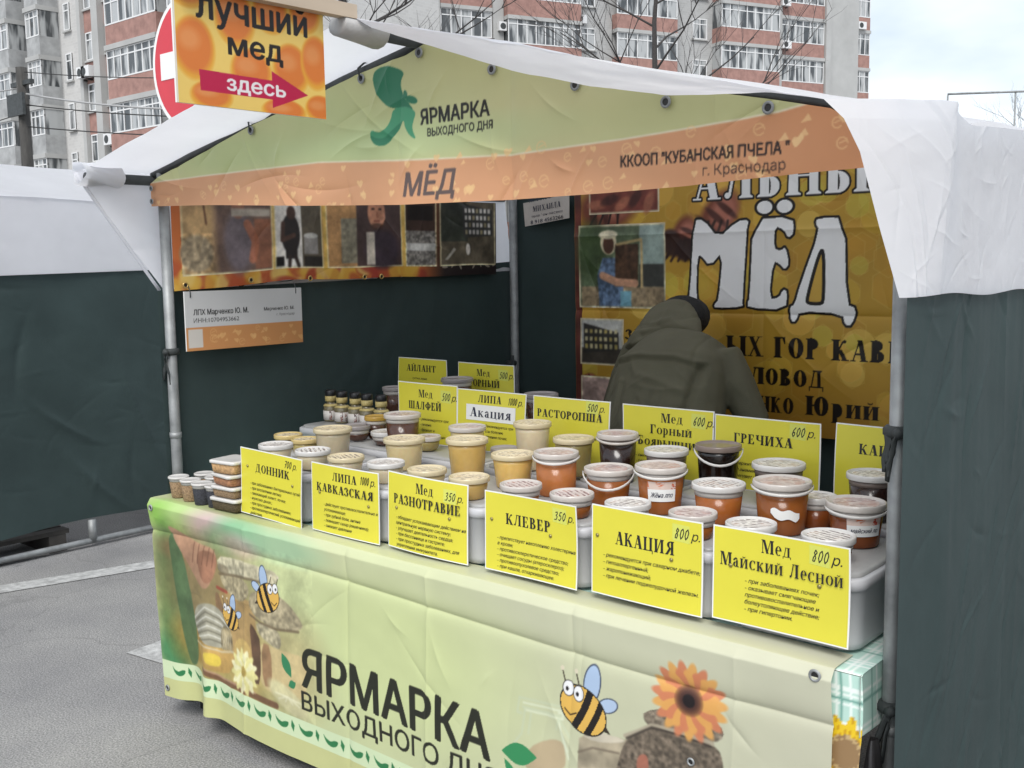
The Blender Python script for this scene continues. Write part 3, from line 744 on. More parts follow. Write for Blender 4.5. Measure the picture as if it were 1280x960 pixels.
grid_obj('roof_canvas', -2.38 - 1.3 * V3, U3, 2.0 + .01 * np.sin(U3 * 3) + .30 * V3 - .05 * np.sin(V3 * 3.14) + .015 * fbm(U3 * 2, V3 * 3, 3), M_white, nb, off=NO)
grid_obj('roof_canvas', -3.681 - 1.3 * V3, U3, 2.30 + .01 * np.sin(U3 * 3) - .30 * V3 - .05 * np.sin(V3 * 3.14), M_white, nb, off=NO)
Ub, Vb = np.meshgrid(np.linspace(-4.98, -2.42, 40), v); grid_obj('back_wall', Ub, 3.38 + 0 * Ub, .012 + 2.0 * Vb, M_green, nb, off=NO)  # unseen back, like the far side below, reaches the ground to block light
Uc, Vc = np.meshgrid(u, v); grid_obj('side_wall', -4.98 + 0 * Uc, Uc, .012 + 2.0 * Vc, M_green, nb, off=NO)
grid_obj('front_light_block', Ub, -2.58 + 0 * Ub, .012 + 2.0 * Vb, M_green, nb, off=NO)  # unseen front sheet, added to keep daylight from the ground under the tent
for x in (-2.44, -4.95):
    for y in (-2.5, 3.34):
        b = MB(); b.tube([(x, y, .02), (x, y, 2.0)], .018, 8); b.build('pole', M_steel, nb, NO)
b = MB(); b.tube([(-2.43, -2.5, .035), (-2.43, 3.3, .035)], .018, 8); b.build('ground_rail', M_steel, nb, NO)
b = MB(); b.tube([(-2.43, .98, .03), (-2.43, .98, .16)], .024, 8); b.build('rail_bracket', M_steel, nb, NO)
pt = thing('pallet', 'low dark wooden pallet under the hem of the left tent', 'pallet', (-2.62, .45, 0))
M_dwood = mat('dark_wood', (.05, .045, .04), 0.8, 8, 0.3)
b = MB()
for i in range(4): b.box((-2.85 + i * .1, -.35, .10), (-2.77 + i * .1, .86, .125))
b.build('deck_boards', M_dwood, pt, (-2.62, .45, 0))
for y in (-.34, .2, .74):
    b = MB(); b.box((-2.85, y, .001), (-2.47, y + .1, .098)); b.build('block', M_dwood, pt, (-2.62, .45, 0))

# ================================================================== THE HONEY STALL
ST = (1.28, 1.0, 0)
st = thing('market_stall', 'open honey stall of steel poles with white roof and dark green walls', 'market stall', ST)
def pipe(name, pts, r, m=M_steel): 
    b = MB(); b.tube(pts, r, 12); return b.build(name, m, st, ST)
PL, PR = (-.04, .1), (2.6, .1)
pipe('pole', [(PL[0], PL[1], 0), (PL[0], PL[1], 1.95)], .019); pipe('pole', [(PR[0], PR[1], 0), (PR[0], PR[1], 1.87)], .017)
pipe('pole', [(-.03, 2.0, 0), (-.03, 2.0, 1.94)], .021); pipe('pole', [(2.6, 2.0, 0), (2.6, 2.0, 1.87)], .021)
pipe('rafter', [(-.09, .1, 1.945), (.6, .1, 2.085), (1.30, .1, 2.205)], .018, M_dsteel); pipe('rafter', [(1.30, .1, 2.195), (1.95, .1, 2.04), (2.60, .1, 1.89)], .012, M_dsteel)
pipe('rafter', [(-.09, 2.0, 1.945), (1.28, 2.0, 2.205)], .018, M_dsteel); pipe('rafter', [(1.28, 2.0, 2.195), (2.62, 2.0, 1.87)], .018, M_dsteel)
pipe('ridge_pole', [(1.285, -.17, 2.212), (1.285, 2.0, 2.2)], .018, M_dsteel)
pipe('eave_pole', [(-.09, -.16, 1.925), (-.09, 2.0, 1.93)], .018, M_dsteel); pipe('eave_pole', [(2.6, -.02, 1.858), (2.61, 2.0, 1.868)], .018, M_dsteel)
pipe('splice_sleeve', [(2.6, .1, .64), (2.6, .1, .66)], .0195); pipe('splice_sleeve', [(PL[0], .1, 1.0), (PL[0], .1, 1.02)], .0215)
# roof
n1, n2 = 70, 60
S, T = np.meshgrid(np.linspace(0, 1, n1), np.linspace(0, 1, n2))
wr = .018 * fbm(S * 5, T * 5, 21) + creases(S, T, 26, 3, .006, .012) - .015 * np.sin(S * math.pi) * np.sin(T * 9)
fy = -.165
X = 1.285 + S * (-.105 - 1.285); Y = (fy + T * (2.15 - fy)); Z = 2.237 + S * (1.95 - 2.237) + wr * np.sin(S * math.pi) ** .5
grid_obj('roof_canvas', X, Y, Z, M_white, st, off=ST)
ex = np.where(T < .08, 2.53 + T / .08 * .13, 2.66); ey0 = -.12
X = 1.285 + S * (ex - 1.285); Y = (fy + S * (ey0 - fy)) * (1 - T) + 2.15 * T
Z = 2.237 + S * ((1.905 - .03 * np.exp(-((T - .14) / .07) ** 2)) - 2.237) + wr * np.sin(S * math.pi) ** .5
grid_obj('roof_canvas', X, Y, Z, M_white, st, off=ST)
# front flap of the right roof slope
lo = [(1.385, 2.197), (1.497, 2.168), (1.62, 2.132), (1.73, 2.094), (1.89, 2.038), (2.10, 1.965), (2.24, 1.93), (2.36, 1.925), (2.53, 1.903)]
def interp(pts, x, k): p = np.array(pts); return np.interp(x, p[:, 0], p[:, k])
tp = [(1.285, 2.237), (1.815, 2.102), (2.114, 2.012), (2.335, 1.957), (2.53, 1.906)]
low_ = [(1.285, 2.225), (1.34, 2.206), (1.482, 2.155), (1.641, 2.1), (1.788, 2.048), (2.011, 1.987), (2.19, 1.949), (2.318, 1.938), (2.42, 1.93), (2.53, 1.904)]
xs = np.linspace(1.285, 2.53, 120); Xf, Tf = np.meshgrid(xs, np.linspace(0, 1, 16))
zt = interp(tp, Xf, 1); zb = interp(low_, Xf, 1)
yt = fy + (Xf - 1.285) / 1.245 * (ey0 - fy)
Yf = yt + Tf * (-.12 - yt) + .010 * fbm(Xf * 6, Tf * 2, 4) * np.sin(Tf * 3.14)
grid_obj('front_flap', Xf, Yf, zt + Tf * (zb - zt) + .004 * fbm(Xf * 12, Tf, 8), M_white, st, off=ST)
# right valance: its front edge is swept back to the pole
t = np.linspace(0, 1, 200); s = np.concatenate([np.linspace(0, .5, 330)[:-1], np.linspace(.5, 1, 90)])
Sv, Tv = np.meshgrid(s, t)
tk = [0, .1, .26, .64, 1]
fx = np.interp(Tv, tk, [2.53, 2.565, 2.592, 2.626, 2.664]); fyv = np.interp(Tv, tk, [-.12, -.11, -.10, -.09, -.083]); fz = np.interp(Tv, tk, [1.905, 1.868, 1.808, 1.676, 1.545])
yk = [0, .05, .16, .26, 1.0]
sx_ = np.interp(Sv, [0, .06, .12, 1], [0, .6, 1, 1]) * 1.0
ye = np.interp(Sv, [0, .12, 1], [0, 1, 1]); yy = np.where(Sv < .12, fyv + (Sv / .12) * (.05 - fyv), .05 + (Sv - .12) / .88 * 2.1)
topz = np.interp(yy, [-.12, .03, .06, .2, .35, .67, 2.2], [1.905, 1.900, 1.897, 1.870, 1.880, 1.896, 1.91])
botz = 1.545 - .012 * np.clip(yy, 0, 1) + .004 * np.sin(yy * 14)
Zv = np.where(Sv < .12, fz * (1 - Sv / .12) + (Sv / .12) * (topz + Tv * (botz - topz)), topz + Tv * (botz - topz))
Xv = fx + sx_ * (2.690 - fx) + (creases(yy, Zv, 150, 31, .0028, .0040, .03, .12) + creases(yy, Zv, 26, 33, .003, .010, .08, .25) + .0035 * fbm(yy * 22, Zv * 22, 16) + .006 * fbm(yy * 4, Zv * 4, 6)) * np.clip(Sv * 14, 0, 1)
Xv += creases(yy, Zv, 300, 91, .0050, .0035, .08, .30, -1.35) * np.clip((.10 - yy) / .08, 0, 1) * np.clip(Sv * 30, 0, 1)
Xv += .02 * np.exp(-((yy - .05) / .05) ** 2) * (1 - Tv)
grid_obj('valance', Xv, yy, Zv, M_white, st, off=ST)
# left valance
Sv, Tv = np.meshgrid(np.linspace(0, 1, 90), np.linspace(0, 1, 50))
y0 = -.185 + Tv * .29; yy = y0 + Sv * (2.02 - y0)
Zv = 1.945 + Tv * (1.535 + .04 * Sv - 1.945)
Xv = -.105 + .045 * Tv + creases(yy, Zv, 20, 5, .006, .012) + .012 * fbm(yy * 3, Zv * 4, 2) - .012 * np.exp(-Sv / .025)
grid_obj('valance', Xv, yy, Zv, M_white, st, off=ST)
b = MB(); b.tube([(-.107, -.186 + i / 12 * .292, 1.94 - i / 12 * .405) for i in range(13)], .006, 8); b.build('hem_cord', M_white, st, ST)
# canvas cap wrapped over the end of the left eave pole
a = np.linspace(0, 2 * math.pi * .86, 30); q = np.linspace(0, 1, 16); Aa, Qq = np.meshgrid(a, q)
rr = .040 + .006 * np.sin(Aa * 3 + Qq * 5) + .012 * (1 - Qq) * np.cos(Aa)
grid_obj('corner_cap', -.09 + rr * np.cos(Aa + 2.2) * 1.1, -.185 + Qq * .14 + .012 * np.sin(Aa * 2), 1.935 + rr * np.sin(Aa + 2.2), M_white, st, off=ST)
# ridge cap at the front end of the ridge
b = MB(); b.loft([(1.285, -.200, 2.212), (1.285, -.197, 2.212), (1.285, -.12, 2.208), (1.285, -.062, 2.203), (1.285, -.055, 2.203)], [(.020, .012), (.036, .026), (.040, .030), (.044, .032), (.030, .024)], (1, 0, 0), 12)
b.build('corner_cap', mat('grey_canvas', (.40, .39, .38), .6, 20, .08, bscale=30, bstr=.3), st, ST)
# green walls
def wall(name, fX, fY, z0, z1, ns, nv, seed, axis, amp=1.0, fine=0):
    S, T = np.meshgrid(np.linspace(0, 1, ns), np.linspace(0, 1, nv)); X = fX(S, T); Y = fY(S, T); Z = z0(S) + T * (z1(S) - z0(S))
    L = X if axis == 'y' else Y
    d = amp * (creases(L, Z, 30, seed, .009, .012, .15, .7, 1.4) + .03 * fbm(L * 1.5, Z * .8, seed) + .006 * fbm(L * 8, Z * 3, seed + 3))
    if fine: d = d + creases(L, Z, fine, seed + 5, .007, .007, .06, .34, 1.15) + creases(L, Z, fine, seed + 6, .005, .005, .05, .2) + .018 * fbm(L * 7, Z * .8, seed + 8)
    if fine: d = d * np.clip(S * 9 + .1, 0, 1) + .004 * np.clip(S * 9, 0, 1)
    if axis == 'y': Y = Y + d
    else: X = X + d
    return grid_obj(name, X, Y, Z, M_green, st, off=ST)
wall('side_wall', lambda S, T: -.058 + 0 * S, lambda S, T: .07 + S * 1.95, lambda S: .03 + 0 * S, lambda S: 1.535 + .085 * S, 100, 80, 41, 'x', .55)
wall('side_wall', lambda S, T: 2.666 + .006 * np.clip(S * 10, 0, 1), lambda S, T: -.05 + S * 2.2, lambda S: .03 + 0 * S, lambda S: 1.553 - .026 * S, 330, 260, 42, 'x', .6, 80)
wall('back_wall', lambda S, T: -.05 + S * 2.7, lambda S, T: 2.035 + 0 * S, lambda S: .03 + 0 * S, lambda S: 2.19 - .27 * np.abs(S * 2.7 - 1.335) / 1.37, 100, 80, 43, 'y', .5)
# cloth ties on the poles
def tie(x, y, z, seed, name='tie_strap', m=M_strap, sides=(-1, 1)):
    rs = random.Random(seed); b = MB()
    b.lathe([(.023, -.012), (.029, -.006), (.029, .006), (.023, .012)], (x, y, z), 14)
    k = Vector((x + .012, y - .03, z))
    b.loft([k + Vector((-.012, 0, 0)), k, k + Vector((.012, 0, 0))], [.004, .014, .004], (0, 1, 0), 8)
    for sg in sides:
        pts = [k]
        for i in range(6): pts.append(pts[-1] + Vector((sg * rs.uniform(.002, .007), rs.uniform(-.008, .004), -.008 - .006 * i * rs.random())))
        b.loft(pts, [(.007, .0015)] * 7, (0, 0, 1), 6)
    b.build(name, m, st, ST)
tie(PL[0], .1, 1.315, 3); tie(PR[0], .1, 1.272, 4, sides=(-.5,)); tie(PR[0], .1, .70, 6, sides=(-1, -.3)); tie(-.03, 1.97, 1.12, 8)
b = MB()
for k in range(2):
    pts = [Vector((2.592 - .006 * k, .078, 1.268))]
    for i in range(9): pts.append(pts[-1] + Vector((-.0005 + .002 * math.sin(i + k), -.0005, -.0065 - .002 * k)))
    b.loft(pts, [(.0055, .0015)] * 10, (1, 0, 0), 6)
b.build('tie_strap', M_strap, st, ST)
b = MB()
for k in range(2): b.tube([(-.015 + k * .01, 1.955, 1.16), (-.008 + .01 * k, 1.95, 1.05), (-.022 + k * .03, 1.945, .93)], .006, 6)
b.build('tie_strap', M_strap, st, ST)

# ================================================================== BANNERS
INK = (38, 36, 34)
def hearts(A, n, seed, x0, x1, z0, z1, c, a=.5):
    rs = random.Random(seed)
    for i in range(n):
        x, z = rs.uniform(x0, x1), rs.uniform(z0, z1); r = rs.uniform(.009, .015); th = rs.uniform(-.5, .5)
        k = rs.random()
        if k < .5:
            pts = [(x + r * (16 * math.sin(t_) ** 3) / 16 * math.cos(th) - r * math.sin(th) * (13 * math.cos(t_) - 5 * math.cos(2 * t_) - 2 * math.cos(3 * t_)) / 16,
                    z + r * (13 * math.cos(t_) - 5 * math.cos(2 * t_) - 2 * math.cos(3 * t_)) / 16) for t_ in [j * .42 for j in range(15)]]
            A.polys([pts], c, a)
        elif k < .8:
            A.line([(x + r * math.cos(t_), z + r * math.sin(t_)) for t_ in [j * .7 for j in range(9)]], .003, c, a * .8); A.line([(x - r * .5, z), (x + r * .6, z + r * .4)], .003, c, a * .8)
        else: A.polys([[(x - r, z - r * .4), (x + r * .9, z - r * .1), (x + r * .3, z + r)]], c, a)
def grommet(parent, p, n, off, r=.013, m=M_steel):
    """small metal ring at p facing n"""
    p = Vector(p); n = Vector(n).normalized(); a = n.orthogonal().normalized(); c = n.cross(a); b = MB()
    prof = [(r * .55, .0005), (r * .6, .003), (r * .85, .004), (r, .0005)]
    vs = []; fs = []
    for rr_, h in prof:
        for j in range(16): vs.append(p + n * h + (a * math.cos(j * math.pi / 8) + c * math.sin(j * math.pi / 8)) * rr_)
    for i in range(3):
        for j in range(16): fs.append((i * 16 + j, i * 16 + (j + 1) % 16, (i + 1) * 16 + (j + 1) % 16, (i + 1) * 16 + j))
    b.add(vs, fs, 0, True)
    b.add([p + n * .0007 + (a * math.cos(j * math.pi / 8) + c * math.sin(j * math.pi / 8)) * r * .56 for j in range(16)], [list(range(16))], 1)
    return b.build('grommet', [m, M_black], parent, off)

# ---- gable banner
A = Art(-.067, 2.54, 1.76, 2.20, .0025, (206, 206, 150))
X, Z = A.X, A.Z
A.im *= (1 + .10 * fbm(X * 1.6, Z * 2.4, 3))[..., None]
for cx, cz, rx, rz, c in ((.95, 2.02, .3, .12, (190, 199, 138)), (1.75, 1.99, .25, .1, (214, 208, 158)), (.4, 1.98, .3, .06, (186, 202, 140)), (2.1, 1.95, .3, .05, (196, 196, 140)), (1.3, 2.12, .25, .08, (200, 196, 140)), (1.2, 1.95, .5, .05, (196, 214, 158))):
    A.ell(cx, cz, rx, rz, c, .6, 0, .9)
bz = np.interp(X, [-.07, .3, .87, 1.25, 1.62, 1.96, 2.2, 2.35, 2.45, 2.6], [1.916, 1.920, 1.921, 1.900, 1.886, 1.896, 1.908, 1.918, 1.935, 1.95])
A.blend(np.clip((bz - Z) / .002, 0, 1), (224, 166, 124))
A.blend(np.clip((bz - Z) / .002, 0, 1) * np.clip((X - 1.9) / .6, 0, 1) * .55, (206, 134, 84))
A.blend(np.clip(1 - np.abs(Z - bz) / .004, 0, 1), (238, 226, 196))
hearts(A, 120, 5, -.05, 2.52, 1.78, 1.90, (246, 204, 146), .75)
# logo
G1, G2 = (46, 122, 88), (78, 158, 116)
A.polys([chaikin([(1.136, 2.156), (1.174, 2.161), (1.208, 2.153), (1.246, 2.136), (1.23, 2.114), (1.23, 2.092), (1.243, 2.068), (1.264, 2.047), (1.279, 2.029), (1.239, 2.042), (1.197, 2.042), (1.155, 2.064), (1.124, 2.106), (1.119, 2.141)], 2)], G1)
A.polys([chaikin([(1.197, 2.042), (1.24, 2.046), (1.275, 2.034), (1.285, 2.021), (1.275, 2.004), (1.268, 1.982), (1.286, 1.95), (1.257, 1.966), (1.241, 1.989), (1.236, 2.012), (1.219, 1.987), (1.193, 1.961), (1.162, 1.945), (1.127, 1.948), (1.105, 1.968), (1.111, 1.994), (1.136, 1.983), (1.164, 1.986), (1.187, 2.013)], 2)], G2)
A.polys([chaikin([(1.236, 2.012), (1.219, 1.987), (1.193, 1.961), (1.162, 1.945), (1.127, 1.948), (1.105, 1.968), (1.107, 1.979), (1.133, 1.967), (1.168, 1.967), (1.201, 1.992)], 2)], G1, .7)
A.ell(1.248, 2.075, .008, .013, G1, 1, .5); A.ell(1.271, 2.059, .022, .010, G1, 1, -.3)
A.wind(sansc('ЯРМАРКА', 1.302, 1.990, .040, .250, .036), (34, 34, 30)); A.wind(sansc('ВЫХОДНОГО ДНЯ', 1.326, 1.957, .021, .237, .028), (34, 34, 30))
A.wind(sansc('МЁД', 1.228, 1.803, .063, .20, .03, .25), (104, 88, 84))
A.wind(sansc('ККООП "КУБАНСКАЯ ПЧЕЛА "', 1.954, 1.833, .026, .42, .03), (50, 34, 28)); A.wind(sansc('г. Краснодар', 2.172, 1.800, .023, .194), (58, 40, 34))
top = np.interp(X, [-.07, .0, .55, 1.076, 1.25, 1.32, 1.37, 1.567, 1.829, 2.08, 2.328, 2.46, 2.54], [1.912, 1.935, 2.060, 2.155, 2.178, 2.198, 2.192, 2.135, 2.066, 2.0, 1.946, 1.914, 1.87])
bot = np.interp(X, [-.07, .3, .8, 1.21, 1.62, 1.9, 2.13, 2.4, 2.54], [1.834, 1.822, 1.797, 1.781, 1.775, 1.776, 1.780, 1.790, 1.793])
Tn = np.linspace(0, 1, X.shape[0])[:, None]
Zg = bot + Tn * (top - bot)
gx = A.x
# resample colour at the bent positions
def sample(A, X, Z):
    i = np.clip(((X - A.x[0]) / A.res).astype(int), 0, len(A.x) - 2); fj = np.clip((Z - A.z[0]) / A.res, 0, len(A.z) - 1.001); j = fj.astype(int); f = (fj - j)[..., None]
    return A.im[j, i] * (1 - f) + A.im[j + 1, i] * f
def lincol(c): c = np.clip(c, 0, 1); return .92 * np.where(c <= 0.04045, c / 12.92, ((c + .055) / 1.055) ** 2.4)
dy = .010 * fbm(X * 3, Zg * 3, 9) + creases(X, Zg, 46, 12, .007, .012, .06, .3) + .006 * np.exp(-np.abs(X - 1.62) / .02) - .004 * np.exp(-np.abs(X - 2.2) / .02) + .012 * fbm(X * 1.2, Zg * 0, 2)
gb = thing('banner', 'pale green and orange gable banner with a green leaf logo across the stall front', 'banner', (1.25, .07, 1.85)); GO = (1.25, .07, 1.85)
grid_obj('fabric', X, .068 + dy, Zg, M_print, gb, lincol(sample(A, X, Zg)), GO)
for x in (.55, 1.076, 1.309, 1.567, 1.829, 2.08, 2.328):
    zt_ = float(np.interp(x, gx, top[0])) - (.018 if x < 1.5 or x > 2.2 else .034)
    grommet(gb, (x, .06, zt_), (0, -1, 0), GO, .014)
for z in (1.895, 1.85): grommet(gb, (-.045, .058, z), (0, -1, 0), GO, .010)
b = MB()
for x in (.55, 1.076, 1.567, 1.829, 2.08):
    zt_ = float(np.interp(x, gx, top[0])) - .018; b.tube([(x, .055, zt_), (x - .012, .06, zt_ + .03), (x - .015, .095, zt_ + .055)], .003, 5)
b.build('tie_cord', M_strap, gb, GO)

# ---- fair banner over the front of the table
A = Art(-.055, 2.525, .045, .895, .0025, (206, 213, 164)); X, Z = A.X, A.Z
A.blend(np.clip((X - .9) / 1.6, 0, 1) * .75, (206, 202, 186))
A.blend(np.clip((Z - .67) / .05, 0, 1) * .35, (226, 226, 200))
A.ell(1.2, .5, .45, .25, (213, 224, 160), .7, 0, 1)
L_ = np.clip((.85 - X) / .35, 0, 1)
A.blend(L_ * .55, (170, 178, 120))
for cx, cz, rx, rz, c, al in ((.05, .74, .12, .07, (150, 205, 90), .9), (.17, .76, .12, .06, (196, 222, 150), .8), (.33, .74, .13, .06, (225, 196, 200), .9), (.5, .75, .13, .05, (140, 196, 150), .9), (.7, .74, .2, .05, (176, 214, 172), .8),
                              (.38, .69, .1, .05, (120, 184, 130), .8), (.48, .70, .1, .04, (225, 190, 190), .6), (.05, .55, .08, .14, (70, 108, 64), .9), (.03, .35, .07, .16, (92, 128, 74), .9), (.02, .22, .1, .07, (64, 130, 84), .8), (.28, .5, .28, .2, (150, 128, 88), .85),
                              (.12, .62, .12, .04, (148, 118, 82), .8), (.5, .3, .2, .17, (190, 164, 96), .85), (.75, .35, .16, .16, (190, 178, 128), .8), (.2, .28, .16, .1, (176, 130, 60), .8)):
    A.ell(cx, cz, rx, rz, c, al, 0, .9)
# flowers
def flower(cx, cz, r, n, c1, c2, core, rc, rot=0):
    for lay in (1, .8):
        for i in range(n):
            a = 2 * math.pi * i / n + rot + (0 if lay == 1 else math.pi / n)
            A.ell(cx + math.cos(a) * r * .62 * lay, cz + math.sin(a) * r * .62 * lay, r * .42 * lay, r * .15, (c1, c2)[i % 2], .95, a, .25)
    A.ell(cx, cz, rc, rc, core, 1, 0, .3)
A.tex([(0.042, 0.7), (0.126, 0.638), (0.168, 0.453), (0.194, 0.257), (0.128, 0.181), (0.092, 0.197), (0.066, 0.484)], (84, 112, 76), 8, 0.3, 1, 0.9, 2)
A.tex([(0.041, 0.717), (0.216, 0.666), (0.372, 0.664), (0.31, 0.531), (0.258, 0.497), (0.178, 0.564), (0.083, 0.656)], (188, 146, 118), 9, 0.2, 2, 0.95, 2)
A.tex([(0.214, 0.645), (0.371, 0.654), (0.325, 0.542), (0.253, 0.52)], (160, 112, 88), 14, 0.3, 3, 0.7, 2)
A.line([(0.216, 0.666), (0.195, 0.592)], 0.006, (120, 84, 66), 0.6)
A.line([(0.247, 0.664), (0.227, 0.593)], 0.006, (120, 84, 66), 0.6)
A.line([(0.278, 0.663), (0.258, 0.594)], 0.006, (120, 84, 66), 0.6)
A.line([(0.309, 0.662), (0.289, 0.594)], 0.006, (120, 84, 66), 0.6)
A.line([(0.339, 0.661), (0.32, 0.595)], 0.006, (120, 84, 66), 0.6)
A.tex([(0.337, 0.52), (0.452, 0.527), (0.574, 0.521), (0.581, 0.35), (0.563, 0.243), (0.43, 0.241), (0.404, 0.421)], (188, 156, 104), 10, 0.15, 4, 0.95, 1)
A.tex([(0.439, 0.365), (0.545, 0.389), (0.554, 0.249), (0.45, 0.246)], (210, 180, 112), 8, 0.1, 5, 0.9, 2)
A.tex([(0.329, 0.511), (0.359, 0.509), (0.415, 0.391), (0.435, 0.315), (0.395, 0.314), (0.341, 0.407)], (140, 108, 80), 20, 0.3, 6, 0.8, 2)
A.line([(0.347, 0.529), (0.378, 0.525), (0.407, 0.523)], 0.012, (164, 72, 60), 0.8)
A.tex([(0.354, 0.643), (0.462, 0.654), (0.602, 0.652), (0.706, 0.65), (0.691, 0.606), (0.598, 0.597), (0.523, 0.598), (0.365, 0.581)], (198, 190, 160), 70, 0.35, 7, 1, 1)
A.tex([(0.352, 0.62), (0.419, 0.617), (0.431, 0.593), (0.365, 0.581)], (140, 128, 104), 60, 0.4, 8, 0.7, 2)
A.tex([(0.365, 0.583), (0.523, 0.598), (0.551, 0.547), (0.505, 0.505), (0.428, 0.519), (0.38, 0.545)], (176, 164, 132), 80, 0.45, 9, 1, 2)
A.line([(0.365, 0.581), (0.457, 0.592), (0.522, 0.597), (0.611, 0.6)], 0.01, (120, 106, 82), 0.8)
A.tex([(0.545, 0.554), (0.647, 0.584), (0.742, 0.563), (0.814, 0.512), (0.808, 0.478), (0.687, 0.459), (0.574, 0.47), (0.544, 0.507)], (172, 160, 130), 75, 0.4, 10, 1, 2)
A.tex([(0.574, 0.462), (0.705, 0.462), (0.712, 0.39), (0.658, 0.396), (0.588, 0.419)], (182, 172, 142), 80, 0.4, 11, 1, 2)
A.line([(0.545, 0.476), (0.601, 0.46), (0.687, 0.458), (0.794, 0.474)], 0.009, (116, 100, 78), 0.8)
A.tex([(0.584, 0.398), (0.712, 0.39), (0.847, 0.404), (0.827, 0.252), (0.72, 0.227), (0.586, 0.245)], (206, 184, 136), 8, 0.1, 12, 0.8, 2)
A.tex([(0.54, 0.451), (0.576, 0.428), (0.604, 0.395), (0.601, 0.247), (0.563, 0.239), (0.555, 0.344)], (98, 74, 58), 20, 0.3, 13, 0.95, 1)
A.tex([(0.606, 0.396), (0.658, 0.394), (0.663, 0.254), (0.614, 0.247)], (152, 118, 86), 20, 0.25, 14, 0.9, 1)
A.tex([(0.195, 0.435), (0.312, 0.468), (0.404, 0.424), (0.432, 0.355), (0.353, 0.3), (0.213, 0.308), (0.167, 0.369)], (172, 168, 148), 16, 0.25, 15, 1, 2)
A.line([(0.179, 0.384), (0.267, 0.441), (0.352, 0.426), (0.41, 0.398)], 0.006, (228, 226, 212), 0.8)
A.line([(0.182, 0.373), (0.27, 0.425), (0.354, 0.412), (0.409, 0.388)], 0.006, (120, 116, 100), 0.8)
A.line([(0.186, 0.362), (0.273, 0.409), (0.356, 0.397), (0.408, 0.377)], 0.006, (228, 226, 212), 0.8)
A.line([(0.189, 0.351), (0.276, 0.393), (0.357, 0.383), (0.407, 0.366)], 0.006, (120, 116, 100), 0.8)
A.line([(0.193, 0.34), (0.279, 0.377), (0.359, 0.369), (0.406, 0.355)], 0.006, (228, 226, 212), 0.8)
A.line([(0.196, 0.329), (0.282, 0.361), (0.36, 0.354), (0.406, 0.345)], 0.006, (120, 116, 100), 0.8)
A.line([(0.199, 0.318), (0.285, 0.345), (0.362, 0.34), (0.405, 0.334)], 0.006, (228, 226, 212), 0.8)
A.line([(0.203, 0.307), (0.287, 0.329), (0.363, 0.326), (0.404, 0.323)], 0.006, (120, 116, 100), 0.8)
A.tex([(0.358, 0.395), (0.428, 0.394), (0.438, 0.316), (0.393, 0.289), (0.351, 0.303)], (150, 136, 104), 40, 0.5, 16, 0.9, 1)
A.line([(0.362, 0.379), (0.369, 0.332), (0.36, 0.297)], 0.004, (214, 206, 180), 0.7)
A.line([(0.376, 0.376), (0.381, 0.33), (0.375, 0.301)], 0.004, (214, 206, 180), 0.7)
A.line([(0.389, 0.372), (0.393, 0.328), (0.39, 0.304)], 0.004, (214, 206, 180), 0.7)
A.line([(0.402, 0.369), (0.405, 0.326), (0.405, 0.308)], 0.004, (214, 206, 180), 0.7)
A.line([(0.415, 0.366), (0.417, 0.324), (0.42, 0.312)], 0.004, (214, 206, 180), 0.7)
A.tex([(0.176, 0.303), (0.353, 0.302), (0.438, 0.32), (0.427, 0.238), (0.332, 0.212), (0.235, 0.231)], (192, 156, 92), 10, 0.2, 17, 1, 1)
A.tex([(0.232, 0.276), (0.349, 0.281), (0.345, 0.234), (0.257, 0.234)], (226, 200, 84), 6, 0.1, 18, 0.95, 2)
A.line([(0.183, 0.296), (0.353, 0.295), (0.435, 0.315)], 0.008, (216, 206, 176), 0.7)
A.line([(0.233, 0.205), (0.365, 0.193), (0.453, 0.198), (0.57, 0.197), (0.682, 0.197)], 0.022, (122, 86, 64), 0.9)
A.line([(0.248, 0.214), (0.366, 0.201), (0.454, 0.206), (0.57, 0.207)], 0.007, (196, 160, 130), 0.8)
flower(0.504, 0.264, .080, 15, (238, 230, 158), (248, 243, 196), (186, 160, 84), .018)
A.ell(0.738, 0.235, .10, .038, (216, 210, 164), .9, -.35, .3)
A.line([(0.739, 0.243), (0.679, 0.243)], 0.006, (236, 232, 196), 0.8)
A.line([(0.739, 0.243), (0.695, 0.227)], 0.006, (236, 232, 196), 0.8)
A.line([(0.739, 0.243), (0.712, 0.241)], 0.006, (236, 232, 196), 0.8)
A.line([(0.739, 0.243), (0.728, 0.226)], 0.006, (236, 232, 196), 0.8)
A.line([(0.739, 0.243), (0.746, 0.239)], 0.006, (236, 232, 196), 0.8)
A.line([(0.739, 0.243), (0.761, 0.224)], 0.006, (236, 232, 196), 0.8)
A.line([(0.739, 0.243), (0.779, 0.237)], 0.006, (236, 232, 196), 0.8)
A.line([(0.739, 0.243), (0.794, 0.223)], 0.006, (236, 232, 196), 0.8)
A.line([(0.739, 0.243), (0.811, 0.236)], 0.006, (236, 232, 196), 0.8)
A.tex([(1.729, 0.385), (1.839, 0.439), (1.851, 0.381), (1.844, 0.348), (1.714, 0.306)], (186, 158, 126), 10, 0.1, 20, 0.7, 2)
A.line([(1.698, 0.506), (1.846, 0.517)], 0.006, (206, 214, 182), 0.85)
A.line([(1.711, 0.495), (1.844, 0.506)], 0.006, (226, 232, 204), 0.85)
A.line([(1.71, 0.483), (1.841, 0.491)], 0.006, (206, 214, 182), 0.85)
A.line([(1.717, 0.477), (1.84, 0.485)], 0.006, (226, 232, 204), 0.85)
A.line([(1.698, 0.506), (1.691, 0.464), (1.707, 0.465)], 0.006, (206, 214, 182), 0.85)
A.line([(1.843, 0.516), (1.838, 0.485)], 0.006, (226, 232, 204), 0.85)
